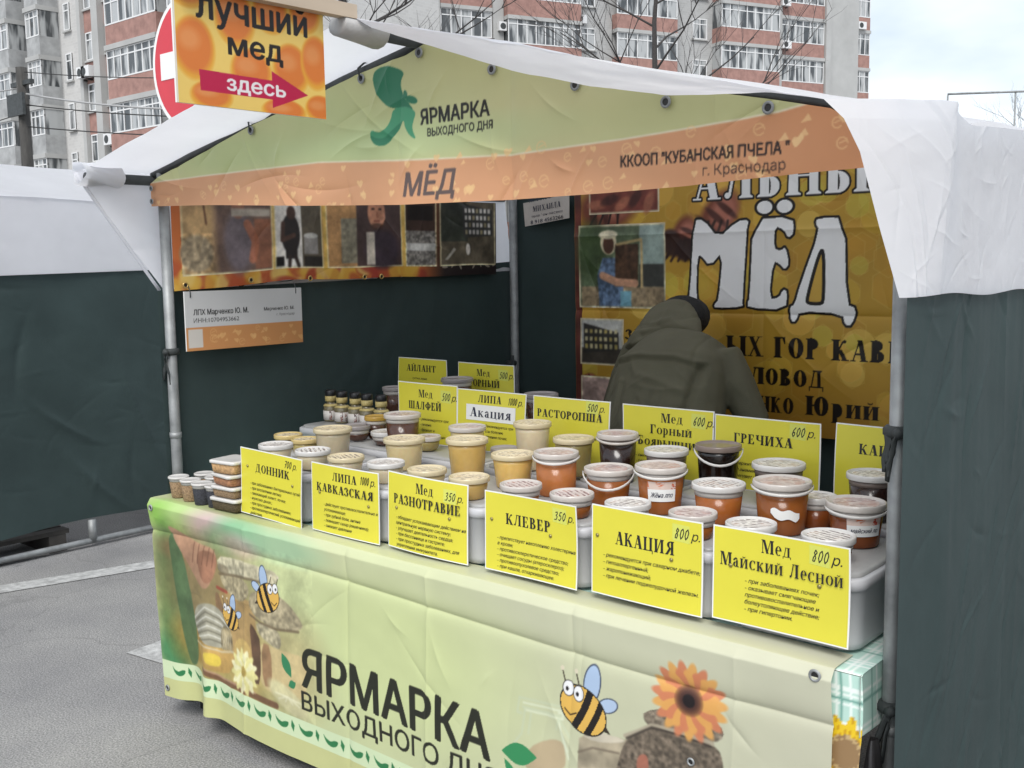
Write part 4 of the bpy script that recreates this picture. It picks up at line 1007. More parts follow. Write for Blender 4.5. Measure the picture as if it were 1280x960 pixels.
A.line([(1.717, 0.477), (1.708, 0.411), (1.682, 0.376), (1.678, 0.326)], 0.006, (206, 214, 182), 0.85)
A.line([(1.827, 0.482), (1.839, 0.439), (1.857, 0.383)], 0.006, (226, 232, 204), 0.85)
A.line([(1.833, 0.479), (1.852, 0.453), (1.859, 0.44)], 0.006, (206, 214, 182), 0.85)
A.line([(1.827, 0.498), (1.865, 0.503)], 0.006, (226, 232, 204), 0.85)
A.line([(1.82, 0.454), (1.827, 0.482)], 0.006, (206, 214, 182), 0.85)
A.line([(1.839, 0.444), (1.854, 0.403)], 0.006, (226, 232, 204), 0.85)
A.line([(1.737, 0.472), (1.73, 0.417)], 0.006, (206, 214, 182), 0.85)
A.tex([(1.89, 0.449), (1.931, 0.481), (2.032, 0.486), (2.029, 0.368), (1.887, 0.32)], (176, 164, 140), 22, 0.3, 21, 1, 0)
A.tex([(1.896, 0.46), (1.931, 0.482), (2.032, 0.486), (2.007, 0.471), (1.937, 0.453)], (216, 206, 184), 18, 0.12, 22, 1, 1)
A.line([(1.889, 0.413), (1.931, 0.436), (2.007, 0.445)], 0.006, (120, 108, 92), 0.7)
A.tex([(2.029, 0.492), (2.096, 0.543), (2.171, 0.549), (2.253, 0.544), (2.282, 0.517), (2.278, 0.405), (1.983, 0.302), (2.006, 0.43)], (116, 104, 90), 110, 0.55, 23, 1, 2)
A.tex([(2.074, 0.571), (2.134, 0.595), (2.202, 0.599), (2.272, 0.594), (2.283, 0.567), (2.253, 0.543), (2.171, 0.543), (2.091, 0.538), (2.075, 0.549)], (134, 122, 106), 110, 0.5, 24, 1, 1)
A.line([(2.025, 0.495), (2.063, 0.518), (2.097, 0.542), (2.171, 0.546), (2.252, 0.542)], 0.011, (182, 170, 148), 0.9)
A.line([(2.029, 0.49), (2.097, 0.537), (2.171, 0.539), (2.248, 0.534)], 0.006, (62, 54, 48), 0.8)
A.tex([(2.057, 0.453), (2.085, 0.469), (2.091, 0.418), (2.057, 0.407)], (178, 112, 92), 30, 0.2, 25, 0.9, 2)
flower(2.192, 0.628, .094, 19, (232, 172, 96), (216, 134, 96), (92, 58, 46), .034, .1); A.ell(2.192, 0.628, .034, .034, (170, 118, 80), .5, 0, .3); A.ell(2.192, 0.628, .026, .026, (84, 54, 46), 1, 0, .4); A.ell(2.192, 0.628, .016, .016, (34, 26, 28), 1, 0, .3)
A.blur(A.reg(-.055, .10, .86, .72), 2); A.grain(A.reg(-.055, .10, .86, .72), 5, .09); A.blur(A.reg(1.6, .1, 2.36, .56), 1)
# border with dark green leaf garland
mb_ = (np.abs(Z - .150) < .034) & (X < 1.75); A.blend(mb_ * 1.0, (216, 232, 190))
A.blend(((Z < .116)) * 1.0, (204, 206, 146))
for i in range(15):
    x = .0 + i * .112
    A.polys([chaikin([(x, .172), (x + .012, .156), (x + .035, .150), (x + .05, .158), (x + .070, .160), (x + .062, .140), (x + .036, .132), (x + .012, .142)], 2)], (52, 128, 78)); A.polys([[(x + .082, .172), (x + .096, .155), (x + .09, .132), (x + .079, .150)]], (52, 128, 78))
# bees
def bee(cx, cz, r, flip=1, a=1.0):
    f = flip
    A.ell(cx + f * r * .35, cz + r * 1.0, r * .36, r * .72, (70, 80, 100), a, -f * .15, .05); A.ell(cx + f * r * .35, cz + r * 1.0, r * .31, r * .66, (178, 200, 228), a, -f * .15, .05)
    A.ell(cx + f * r * 1.0, cz + r * .42, r * .42, r * .26, (70, 80, 100), a, f * .4, .05); A.ell(cx + f * r * 1.0, cz + r * .42, r * .37, r * .22, (186, 206, 232), a, f * .4, .05)
    A.polys([[(cx + f * r * .8, cz - r * .5), (cx + f * r * 1.12, cz - r * .55), (cx + f * r * .9, cz - r * .25)]], (60, 50, 40), a)
    rot = -f * .45; A.ell(cx, cz, r * 1.0, r * .80, (40, 36, 30), a, rot, .03)
    sl = A._sl(np.array([(cx - r * 1.3, cz - r * 1.3), (cx + r * 1.3, cz + r * 1.3)])); Xb, Zb = A.X[sl] - cx, A.Z[sl] - cz
    u_ = Xb * math.cos(rot) + Zb * math.sin(rot); v_ = -Xb * math.sin(rot) + Zb * math.cos(rot)
    ins = ((u_ / (r * .95)) ** 2 + (v_ / (r * .75)) ** 2 < 1); A.blend(ins * a, (232, 186, 92), sl)
    s_ = u_ * f / r + .10 * (v_ / r) ** 2
    A.blend((ins & (((s_ > -.12) & (s_ < .16)) | ((s_ > .42) & (s_ < .66)))) * a, (34, 30, 28), sl)
    for ex_, ez_ in ((-.62, .62), (-.2, .52)):
        A.ell(cx + f * ex_ * r, cz + ez_ * r, r * .23, r * .29, (50, 46, 44), a, 0, .05); A.ell(cx + f * ex_ * r, cz + ez_ * r, r * .2, r * .26, (246, 246, 246), a, 0, .05); A.ell(cx + f * ex_ * r - f * .05 * r, cz + ez_ * r - .03 * r, r * .06, r * .08, (30, 26, 26), a)
    A.line([(cx - f * r * .75, cz - r * .12), (cx - f * r * .55, cz - r * .32), (cx - f * r * .28, cz - r * .18)], r * .05, (60, 44, 30), a)
    for ex_ in (-.75, -.2): A.line([(cx + f * ex_ * r, cz + .86 * r), (cx + f * (ex_ - .12) * r, cz + 1.25 * r)], r * .05, (60, 50, 40), a); A.ell(cx + f * (ex_ - .12) * r, cz + 1.28 * r, r * .08, r * .08, (226, 216, 190), a)
bee(.645, .555, .062, -1); bee(.425, .435, .052, 1); bee(1.90, .525, .074, 1)
# lettering and leaves
A.wind(sansc('ЯРМАРКА', .812, .302, .128, .785, .028), (42, 44, 34)); A.wind(sansc('ВЫХОДНОГО ДНЯ', .806, .222, .062, .82, .02), (42, 44, 34))
def leaf(cx, cz, L, w_, rot, c):
    A.polys([[(cx + math.cos(rot) * t_ * L - math.sin(rot) * w_ * math.sin((t_ + .5) * math.pi) * sg, cz + math.sin(rot) * t_ * L + math.cos(rot) * w_ * math.sin((t_ + .5) * math.pi) * sg) for sg, rng in ((1, np.linspace(-.5, .5, 9)), (-1, np.linspace(.5, -.5, 9))) for t_ in rng]], c)
leaf(.735, .350, .085, .020, -1.0, (58, 136, 92)); leaf(.762, .292, .040, .014, .5, (58, 136, 92)); leaf(1.70, .352, .12, .030, .12, (58, 146, 92)); leaf(1.675, .295, .08, .014, -.9, (58, 146, 92))
# folds
top = .893; bot = .072 + .010 * np.sin(X * 3.1 + 1)
Zg = bot + (Z - Z.min()) / (Z.max() - Z.min()) * (top - bot); dn = np.clip((.8 - Zg) / .73, 0, 1)
fold = .680 + .012 * np.sin(X * 2.2)
dy = -.014 - .012 * dn + .008 * np.exp(-np.abs(Zg - fold) / .012) - .012 * np.clip((Zg - fold) / .12, 0, 1)
for xf, a_, k in ((.52, -.004, 1), (1.02, .005, 1), (1.36, -.005, -1), (1.86, .005, 1), (2.3, -.003, 1)): dy += a_ * np.exp(-np.abs(X - xf - .03 * (Zg - .5)) / .012)
dy += .012 * dn * np.sin(X * 6.3 + 1.2 * np.sin(X * 2)) - .035 * dn ** 2 * np.exp(-((X - .26) / .05) ** 2) + .03 * dn ** 2 * np.exp(-((X - .12) / .06) ** 2)
dy += creases(X, Zg, 40, 77, .0045, .014, .06, .25) + .012 * fbm(X * 2.4, Zg * 3, 71)
over = np.clip(Zg - .795, 0, 1); kk = np.clip((Zg - .77) / .025, 0, 1)
dy = dy * (1 - kk) + kk * (-.008) + np.where(over > 0, np.maximum(over - .008, 0) + .008 * (1 - np.exp(-over / .008)) * .6, 0)
Zg = np.where(over > 0, .7948 + .0012 * np.sin(X * 9) - .004 * np.exp(-over / .006), Zg - .004 * kk)
dx = (-.0) + .075 * dn * np.clip(1 - X / .5, 0, 1)
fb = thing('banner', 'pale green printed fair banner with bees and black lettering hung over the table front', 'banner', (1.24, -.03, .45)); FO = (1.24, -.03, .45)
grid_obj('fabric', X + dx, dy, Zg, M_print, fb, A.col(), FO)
def on_fair(x, z):
    i = int(np.argmin(np.abs(A.x - x))); j = int(np.argmin(np.abs(Zg[:int(.75 / A.res), i] - z))) ; return (float((X + dx)[j, i]), float(dy[j, i]) - .001, float(Zg[j, i]))
for x, z, r_ in ((2.49, .775, .014), (-.03, .765, .012), (-.035, .11, .012), (2.20, .50, .010), (2.315, .50, .010)): grommet(fb, on_fair(x, z), (0, -1, 0), FO, r_)

# ---- large honey banner on the back wall
A = Art(.362, 2.56, .90, 1.99, .003, (186, 146, 52)); X, Z = A.X, A.Z
rs = random.Random(4)
for i in range(170):
    x, z = rs.uniform(.36, 2.56), rs.uniform(.9, 2.0); r = rs.uniform(.04, .085)
    c = rs.choice([(226, 186, 72), (236, 204, 106), (200, 150, 52), (214, 178, 64), (182, 134, 48), (204, 192, 78), (232, 184, 84)])
    hx = [(x + r * math.cos(a_ * math.pi / 3 + .5), z + r * math.sin(a_ * math.pi / 3 + .5)) for a_ in range(6)]
    A.polys([chaikin(hx, 2)], c, .5); A.line(hx + [hx[0]], .005, (236, 214, 130), .16); 
A.im *= (1 + .22 * fbm(X * 2.5, Z * 2.5, 9))[..., None]
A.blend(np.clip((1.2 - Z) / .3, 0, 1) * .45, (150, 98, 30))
# bee photographs
for cx, cz, r, rot in ((1.12, 1.80, .12, .9), (.95, 1.72, .09, 1.2), (.55, 1.86, .16, .1), (.86, 1.70, .06, .6), (.45, 1.26, .05, 1), (.43, 1.06, .05, .4)):
    A.ell(cx, cz, r, r * .62, (120, 62, 48), .95, rot, .4); A.ell(cx + r * .2, cz + r * .1, r * .6, r * .45, (198, 128, 108), .8, rot, .6)
    for k in range(3): A.ell(cx - r * .5 + k * r * .4, cz - r * .3 + k * r * .25, r * .12, r * .5, (62, 30, 26), .8, rot, .5)
    for k in range(4): A.line([(cx - r * .4 + k * r * .25, cz - r * .2), (cx - r * .9 + k * r * .4, cz - r * .9), (cx - r * 1.1 + k * r * .4, cz - r * 1.2)], .012, (44, 26, 22), .9)
A.ell(.89, 1.69, .05, .06, (52, 30, 24), .95, .4, .3); A.ell(.96, 1.66, .05, .05, (46, 26, 24), .95, 0, .3)
A.rect(.362, .9, .40, 2.0, (98, 52, 44)); A.noise(A.reg(.362, .9, .4, 1.99), 16, .4, 7)
def photo(x0, z0, x1, z1, base, border=(226, 214, 180)):
    A.rect(x0 - .008, z0 - .008, x1 + .008, z1 + .008, border); A.rect(x0, z0, x1, z1, base)
photo(.454, 1.836, .817, 1.99, (120, 60, 50))
for k in range(5): A.ell(.49 + k * .07, 1.87 + .02 * (k % 2), .05, .022, ((176, 110, 84), (70, 36, 32))[k % 2], .85, .3 * k, .5)
photo(.393, 1.410, .851, 1.772, (96, 110, 84)); sl = A.reg(.393, 1.41, .851, 1.772); A.noise(sl, 26, .4, 3)
A.ell(.46, 1.66, .09, .13, (66, 84, 52), .9, 0, .6); A.rect(.72, 1.5, .851, 1.772, (150, 168, 160)); A.rect(.72, 1.50, .851, 1.60, (64, 66, 62)); A.rect(.40, 1.41, .851, 1.50, (150, 132, 104)); A.noise(A.reg(.393, 1.41, .851, 1.5), 60, .35, 5)
A.polys([[(.50, 1.41), (.49, 1.55), (.52, 1.63), (.60, 1.63), (.64, 1.56), (.63, 1.41)]], (92, 112, 138)); A.noise(A.reg(.49, 1.41, .64, 1.63), 70, .6, 11)
A.ell(.553, 1.70, .045, .055, (226, 214, 178)); A.ell(.553, 1.69, .030, .042, (86, 58, 46)); A.ell(.553, 1.735, .052, .020, (232, 222, 190)); A.rect(.59, 1.50, .715, 1.69, (72, 52, 38)); A.noise(A.reg(.59, 1.5, .715, 1.69), 60, .5, 12)
A.line([(.60, 1.69), (.73, 1.71), (.735, 1.50)], .012, (196, 172, 120)); A.line([(.52, 1.55), (.60, 1.52), (.70, 1.515)], .035, (198, 150, 120)); A.rect(.62, 1.41, .68, 1.48, (120, 170, 186))
photo(.397, 1.145, .628, 1.345, (196, 196, 190)); A.rect(.397, 1.145, .628, 1.215, (70, 64, 56))
A.polys([[(.41, 1.33), (.61, 1.29), (.61, 1.21), (.41, 1.19)]], (52, 50, 48))
for r_ in range(3):
    for k in range(7): A.rect(.418 + k * .028, 1.212 + r_ * .036, .434 + k * .028, 1.234 + r_ * .034, (206, 196, 150) if (k + r_) % 3 else (176, 160, 96))
photo(.40, .93, .60, 1.075, (176, 150, 140)); A.noise(A.reg(.4, .93, .6, 1.075), 40, .4, 4)
for q_ in ((.454, 1.836, .817, 1.99), (.393, 1.410, .851, 1.772), (.397, 1.145, .628, 1.345), (.40, .93, .60, 1.075)):
    A.blur(A.reg(*q_), 3); A.grain(A.reg(*q_), int(q_[0] * 50), .16)
A.blur(A.reg(.85, 1.55, 1.3, 1.99), 2)
# lettering
W_ = (246, 246, 246); K_ = (24, 20, 18)
def outlined(polys, holes=()):
    for p in polys: A.line(list(p) + [p[0]], .020, K_)
    A.polys(polys, W_)
    for h_ in holes: A.line(list(h_) + [h_[0]], .014, K_)
LM = [(1.002, 1.784), (1.047, 1.786), (1.123, 1.704), (1.205, 1.773), (1.262, 1.778), (1.252, 1.741), (1.234, 1.439), (1.238, 1.418), (1.106, 1.412), (1.1, 1.424), (1.125, 1.449), (1.142, 1.652), (1.08, 1.587), (1.035, 1.637), (1.02, 1.627), (1.013, 1.453), (1.036, 1.428), (1.017, 1.417), (.971, 1.425), (.969, 1.447), (.984, 1.47)]
LE = [(1.280, 1.778), (1.453, 1.781), (1.463, 1.719), (1.437, 1.696), (1.42, 1.731), (1.379, 1.748), (1.373, 1.658), (1.404, 1.647), (1.426, 1.664), (1.442, 1.594), (1.422, 1.571), (1.399, 1.596), (1.371, 1.606), (1.355, 1.452), (1.401, 1.458), (1.418, 1.493), (1.437, 1.484), (1.430, 1.410), (1.262, 1.415), (1.259, 1.44), (1.268, 1.451)]
LD = [(1.558, 1.772), (1.67, 1.77), (1.683, 1.435), (1.725, 1.421), (1.706, 1.354), (1.679, 1.354), (1.668, 1.399), (1.486, 1.406), (1.475, 1.364), (1.453, 1.363), (1.446, 1.421), (1.470, 1.432), (1.49, 1.506), (1.57, 1.726), (1.551, 1.752)]
LH = [(1.571, 1.644), (1.588, 1.644), (1.592, 1.446), (1.575, 1.435), (1.525, 1.437), (1.52, 1.454)]
outlined([list(map(tuple, chaikin(LM, 1)))]); outlined([list(map(tuple, chaikin(LE, 1)))]); outlined([list(map(tuple, chaikin(LD, 1)))])
bgc = A.im[int((1.5 - A.z[0]) / A.res), int((1.75 - A.x[0]) / A.res)] * 255
LHc = list(map(tuple, chaikin(LH, 2))); A.polys([LHc], (206, 166, 70)); A.line(LHc + [LHc[0]], .014, K_)
for cx in (1.330, 1.418): A.ell(cx, 1.824, .046, .036, K_); A.ell(cx, 1.824, .034, .026, W_)
for sx0, s_ in ((1.0, 'АЛЬНЫЙ'),):
    P_ = serif(s_, 1.0, 1.866, .15, .93, 'l', .24, .1)
    for p in P_: A.line(list(map(tuple, p)) + [tuple(p[0])], .016, K_)
    A.polys(P_, W_)
for s_, x_, z_, h_, w_, al in (('ЗЕ', .645, 1.262, .046, .10, 'l'), ('ЫХ ГОР КАВКАЗА', 1.16, 1.214, .084, .98, 'l'), ('ПЧЕЛОВОД', 1.07, 1.100, .068, .53, 'l'), ('МАРЧЕНКО', 1.04, .985, .066, .43, 'l'), ('ЮРИЙ', 1.520, .988, .064, .30, 'l')):
    if s_ == 'ЮРИЙ': A.polys(serif('Юрий', x_, z_, .078, w_, al, .30, .1, .09), (28, 20, 16))
    else: A.polys(serif(s_, x_, z_, h_, w_, al, .28, .08, .08), (28, 20, 16))
Zs = Z; 
dy = 1.985 + .010 * fbm(X * 2, Z * 2, 19) + creases(X, Z, 40, 15, .005, .02, .1, .5) + .006 * np.exp(-np.abs(Z - 1.39) / .015) - .005 * np.exp(-np.abs(Z - 1.73) / .015) + .005 * np.exp(-np.abs(X - 1.33) / .012)
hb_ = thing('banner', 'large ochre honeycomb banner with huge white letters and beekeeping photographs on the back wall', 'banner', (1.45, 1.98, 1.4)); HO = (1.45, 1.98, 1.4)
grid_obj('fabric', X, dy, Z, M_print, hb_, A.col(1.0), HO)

# ---- strip of photographs on the left wall  (horizontal axis = y)
A = Art(.113, 1.862, 1.53, 1.90, .003, (196, 108, 56)); X, Z = A.X, A.Z
for i in range(70):
    x, z = rs.uniform(.1, 1.4), rs.uniform(1.52, 1.6); A.ell(x, z, rs.uniform(.02, .08), rs.uniform(.02, .05), rs.choice([(214, 168, 66), (178, 84, 50), (222, 190, 110), (160, 60, 48)]), .8, rs.uniform(0, 3), .5)
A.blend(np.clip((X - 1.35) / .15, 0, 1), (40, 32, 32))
for i in range(8): A.ell(1.5 + i * .05, 1.575 + .01 * (i % 2), .018, .006, (190, 180, 160), .7, i, .3)
for x in (.549, .803, 1.24): A.rect(x, 1.58, x + .024, 1.90, (216, 178, 92))
def ph(x0, x1, c): A.rect(x0 - .006, 1.579, x1 + .006, 1.9, (232, 220, 176)); A.rect(x0, 1.586, x1, 1.9, c)
ph(.155, .545, (184, 152, 108)); A.blend(np.clip((X - .27) / .04, 0, 1) * (X < .545) * (Z > 1.586) * .9, (104, 84, 78))
A.ell(.21, 1.66, .07, .07, (158, 142, 116), .95, 0, .2); A.noise(A.reg(.15, 1.59, .28, 1.73), 70, .5, 2); A.ell(.40, 1.70, .07, .12, (120, 110, 116), .95, 0, .4); A.ell(.40, 1.83, .03, .04, (150, 104, 84), .9); A.line([(.44, 1.77), (.475, 1.70), (.46, 1.63)], .035, (172, 112, 88)); A.rect(.37, 1.80, .54, 1.83, (176, 166, 152)); A.rect(.47, 1.59, .545, 1.79, (162, 96, 66), .6); A.line([(.245, 1.86), (.255, 1.77)], .008, (90, 60, 44))
ph(.565, .795, (226, 222, 214)); A.rect(.69, 1.586, .795, 1.9, (92, 84, 70)); A.ell(.635, 1.725, .045, .085, (44, 40, 40)); A.rect(.61, 1.62, .665, 1.72, (40, 36, 36)); A.ell(.64, 1.815, .022, .03, (70, 50, 42)); A.line([(.60, 1.77), (.595, 1.70), (.65, 1.72)], .02, (80, 58, 50)); A.line([(.63, 1.63), (.625, 1.59)], .016, (50, 40, 38)); A.line([(.655, 1.63), (.67, 1.59)], .016, (50, 40, 38)); A.rect(.70, 1.64, .775, 1.72, (140, 136, 132)); A.ell(.738, 1.72, .038, .012, (190, 188, 182)); A.rect(.565, 1.59, .60, 1.63, (30, 28, 28)); A.rect(.70, 1.586, .795, 1.63, (44, 42, 40))
ph(.83, 1.235, (184, 140, 92)); A.rect(.90, 1.60, 1.0, 1.80, (142, 136, 116)); A.noise(A.reg(.9, 1.6, 1.0, 1.8), 60, .3, 8); A.rect(.98, 1.586, 1.235, 1.9, (74, 58, 56)); A.ell(1.09, 1.83, .05, .075, (190, 134, 106), 1, 0, .1); A.ell(1.09, 1.90, .055, .035, (40, 28, 24)); A.ell(1.09, 1.765, .036, .016, (70, 46, 38), .8, 0, .5)
for e in (-.02, .02): A.ell(1.09 + e, 1.845, .010, .005, (50, 34, 30))
A.ell(1.094, 1.818, .008, .014, (160, 104, 82), .8); A.line([(1.075, 1.79), (1.105, 1.79)], .006, (120, 62, 54)); A.ell(1.12, 1.66, .10, .09, (60, 50, 60), .9, 0, .3); A.rect(1.03, 1.59, 1.075, 1.74, (206, 196, 180))
ph(1.27, 1.445, (60, 44, 38)); A.rect(1.27, 1.586, 1.445, 1.75, (120, 116, 110)); A.noise(A.reg(1.27, 1.586, 1.445, 1.75), 110, .8, 3); A.rect(1.27, 1.655, 1.445, 1.69, (198, 196, 190)); A.rect(1.28, 1.80, 1.43, 1.87, (24, 20, 20))
ph(1.478, 1.850, (92, 84, 70)); A.rect(1.478, 1.70, 1.66, 1.9, (54, 58, 50)); A.noise(A.reg(1.478, 1.586, 1.85, 1.9), 24, .4, 13); A.polys([[(1.63, 1.89), (1.84, 1.86), (1.84, 1.73), (1.63, 1.72)]], (56, 56, 54))
for r_ in range(4):
    for k in range(7): A.rect(1.645 + k * .027, 1.735 + r_ * .036, 1.663 + k * .027, 1.758 + r_ * .036, (208, 204, 196) if (k * 3 + r_) % 4 else (150, 140, 110))
A.ell(1.66, 1.66, .016, .03, (206, 200, 190)); A.polys([[(1.50, 1.61), (1.56, 1.67), (1.575, 1.66), (1.52, 1.61)]], (176, 172, 160))
A.blur(A.reg(.155, 1.586, 1.85, 1.895), 3); A.grain(A.reg(.155, 1.586, 1.85, 1.895), 8, .17)
pbw = thing('banner', 'long strip of brown beekeeping photographs hanging on the left wall', 'banner', (-.02, 1.0, 1.7)); PO = (-.02, 1.0, 1.7)
lo_ = 1.53 + .03 * np.clip((X - .11) / .5, 0, 1) + .002 * np.sin(X * 12)
Zg = lo_ + (Z - Z.min()) / (Z.max() - Z.min()) * (1.90 - lo_)
dxp = -.020 + .012 * fbm(X * 3, Z * 2, 6) + .006 * np.sin(X * 14 + Z * 3) + creases(X, Z, 16, 8, .004, .012, .08, .25)
grid_obj('fabric', dxp, X, Zg, M_print, pbw, A.col(1.0), PO)
M_brass = mat('brass', (.55, .38, .14), 0.35, metal=.8)
for y in (.15, .433, .716, 1.004, 1.10): grommet(pbw, (-.006, y, float(1.553 + .012 * (y > .3))), (1, 0, 0), PO, .012, M_brass)

# ---- printed name plate under the photographs
def lettering(name, P, m, parent, f, step=1.5e-5):
    b = MB()
    for i, q in enumerate(P):
        b.add([f(x, z, i * step if len(q) != 3 else (i * 5 // max(len(P), 1)) * step) for x, z in q], [list(range(len(q)))])
    return b.build(name, m, parent)
A = Art(.137, .66, 1.314, 1.53, .002, (214, 214, 214)); X, Z = A.X, A.Z
bo = 1.318 + 0 * X; A.blend((Z < 1.400) * 1.0, (212, 150, 96)); hearts(A, 22, 9, .24, .65, 1.33, 1.39, (238, 190, 128), .6)
A.rect(.145, 1.325, .205, 1.392, (220, 214, 206))
A.wind(sansc('ЛПХ Марченко Ю. М.', .171, 1.444, .020, .236, .02), (30, 30, 30)); A.wind(sansc('ИНН:10704953662', .170, 1.416, .016, .194), (50, 50, 50)); A.wind(sansc('Марченко Ю. М.', .479, 1.447, .013, .143, .015), (36, 36, 36)); A.wind(sansc('г. Краснодар', .537, 1.426, .010, .085), (90, 90, 90))
pl_ = thing('name_plate', 'white and orange printed name plate under the photo strip', 'sign', (0, .4, 1.42)); NP = (0, .4, 1.42)
grid_obj('board', .004 + 0 * X + .004 * (X - .137), X, Z, M_print, pl_, A.col(), NP)
b = MB(); b.obox((-.003, .137, 1.314), (.006, 0, 0), (0, .523, 0), (0, 0, .216)); b.build('backing', M_wpaper, pl_, NP)
b = MB()
for y in (.16, .632): b.tube([(.006, y, 1.508), (.007, y, 1.525), (-.004, y, 1.55)], .002, 5)
b.build('hook', M_dsteel, pl_, NP)
# ---- paper note on the back wall
nt_ = MB(); nt_.add([(.049, 1.985, 1.90), (.059, 1.985, 1.788), (.329, 1.985, 1.819), (.33, 1.985, 1.93), (.049, 1.987, 1.90), (.059, 1.987, 1.788), (.329, 1.987, 1.819), (.33, 1.987, 1.93)], [(0, 1, 2, 3), (7, 6, 5, 4), (0, 4, 5, 1), (1, 5, 6, 2), (2, 6, 7, 3), (3, 7, 4, 0)])
no = thing('paper_note', 'small beige paper note with handwriting high on the back wall', 'note', (.19, 1.986, 1.85)); nt_.build('sheet', mat('beige_paper', (.48, .44, .40), .6, 8, .15), no, (.19, 1.986, 1.85))
P_ = serif('МИХАИЛА', 0, .045, .026, .17, 'c', .16) + sans('8 918 4563266', 0, -.012, .018, .20, .01, 0, 'c') + sans('телефон пасеки', 0, .018, .012, .19, 0, 0, 'c') + serif('МАСЛО', 0, .085, .024, .14, 'c', .16)
lettering('lettering', P_, M_inkblue, no, lambda x, z, d: (x + .005, -.0022 - d, z - .03 + .11 * x))

# ---- honey sign hanging from the ridge pole, with its wooden plank
hg = thing('hanging_sign', 'orange honeycomb sign with black letters and a crimson arrow hanging from the ridge', 'sign', (1.28, -.44, 2.1)); GH = (1.28, -.44, 2.1)
A = Art(-.659, -.243, 1.978, 2.36, .0016, (226, 122, 58)); X, Z = A.X, A.Z
A.blend(np.clip(1 - np.abs(fbm(X * 6, Z * 6, 3)) * 6, 0, 1) * .3, (240, 150, 80))
cells = [(-.61, 2.10, .058, .075), (-.50, 2.18, .06, .07), (-.46, 2.065, .062, .058), (-.345, 2.085, .058, .065), (-.40, 2.21, .055, .055), (-.27, 2.11, .05, .07), (-.30, 2.22, .05, .05), (-.62, 2.23, .06, .05), (-.57, 2.00, .06, .035), (-.37, 1.985, .07, .03), (-.26, 2.0, .05, .035), (-.55, 2.31, .07, .05), (-.42, 2.31, .06, .05), (-.3, 2.31, .06, .05)]
A.blend(np.ones(X.shape) * .9, (250, 220, 120))
for cx, cz, rx, rz in cells:
    A.ell(cx, cz, rx * .92, rz * .92, (240, 172, 62), 1, 0, .16); A.ell(cx, cz + .005, rx * .78, rz * .78, (230, 128, 58), .95, 0, .25); A.ell(cx - rx * .2, cz + rz * .25, rx * .45, rz * .3, (238, 160, 98), .7, 0, .8)
A.rect(-.659, 1.97, -.655, 2.37, (240, 236, 230))
A.polys([[(-.600, 2.056), (-.403, 2.053), (-.403, 2.075), (-.297, 2.030), (-.404, 1.990), (-.403, 2.009), (-.598, 2.010)]], (196, 24, 74))
A.wind(sansc('здесь', -.528, 2.018, .034, .163, .03), (246, 240, 240))
A.wind(sansc('мед', -.520, 2.098, .050, .150, .028), (28, 22, 20)); A.wind(sansc('лучший', -.600, 2.168, .061, .305, .028), (28, 22, 20))
grid_obj('board', 1.2835 + 0 * X, X, Z, M_print, hg, A.col(), GH)
b = MB(); b.box((1.277, -.6592, 1.9778), (1.2828, -.2428, 2.361)); b.build('backing', M_wpaper, hg, GH)
M_plank = mat('pale_wood', (.50, .40, .30), 0.7, 6, .25, stretch=(1, .15, 1))
b = MB(); b.obox((1.287, -.66, 2.222), (.03, 0, 0), (0, .50, .006), (0, 0, .034)); b.build('plank', M_plank, hg, GH)
for y in (-.62, -.28):
    b = MB(); b.lathe([(.004, 0), (.004, .003)], (1.288, y, 2.238), 8); b.build('screw', M_steel, hg, GH)

# ================================================================== TABLE AND CLOTHS
M_ply = mat('table_board', (.35, .30, .24), .6, 6, .2)
tb = thing('market_table', 'long trestle table under the cloths, holding all the honey', 'table', (1.25, .55, 0)); TO = (1.25, .55, 0)
b = MB(); b.box((-.04, .02, .755), (2.56, 1.14, .782)); b.build('table_top', M_ply, tb, TO)
for x in (.06, 2.52):
    for y in (.10, 1.06):
        b = MB(); b.tube([(x, y, 0), (x, y, .754)], .016, 10); b.build('leg', M_dsteel, tb, TO)
def cloth_mat():
    m = D.materials.new('checked_oilcloth'); m.use_nodes = True; t = m.node_tree; p = t.nodes['Principled BSDF']; p.inputs['Roughness'].default_value = .35
    a = nd(t, 'ShaderNodeVertexColor'); a.layer_name = 'art'; t.links.new(a.outputs[0], p.inputs['Base Color']); return m
M_check = cloth_mat()
def check_art(U, V, fl=()):
    c = np.ones(U.shape + (3,)) * np.array((188, 220, 208)) / 255.
    for F_, w_, k in ((U, .006, (236, 244, 238)), (V, .006, (236, 244, 238))):
        for o in (0, .011, .030): c[((F_ + o) % .075) < w_ * (.5 if o else 1)] = np.array(k) / 255.
    c[((U + .02) % .075) < .003] = np.array((120, 168, 156)) / 255.; c[((V + .02) % .075) < .003] = np.array((120, 168, 156)) / 255.
    for cx, cz, r in fl:
        d = np.hypot(U - cx, V - cz); th = np.arctan2(V - cz, U - cx)
        pet = d < r * (.86 + .14 * np.cos(th * 13)); c[pet] = np.array((232, 196, 40)) / 255.; c[pet & (np.cos(th * 26) > .75)] = np.array((200, 150, 24)) / 255.
        k = d < r * .48; c[k] = np.array((150, 120, 84)) / 255.; k2 = k & (d > r * .36) & (np.sin(th * 40) > 0); c[k2] = np.array((196, 168, 120)) / 255.
    return np.where(c <= .04045, c / 12.92, ((c + .055) / 1.055) ** 2.4)
tcl = thing('tablecloth', 'pale green checked oilcloth with sunflowers under the fair banner', 'tablecloth', (1.25, .5, .79)); CO = (1.25, .5, .79)
Xc, Yc = np.meshgrid(np.arange(-.062, 2.579, .006), np.arange(.004, 1.16, .006))
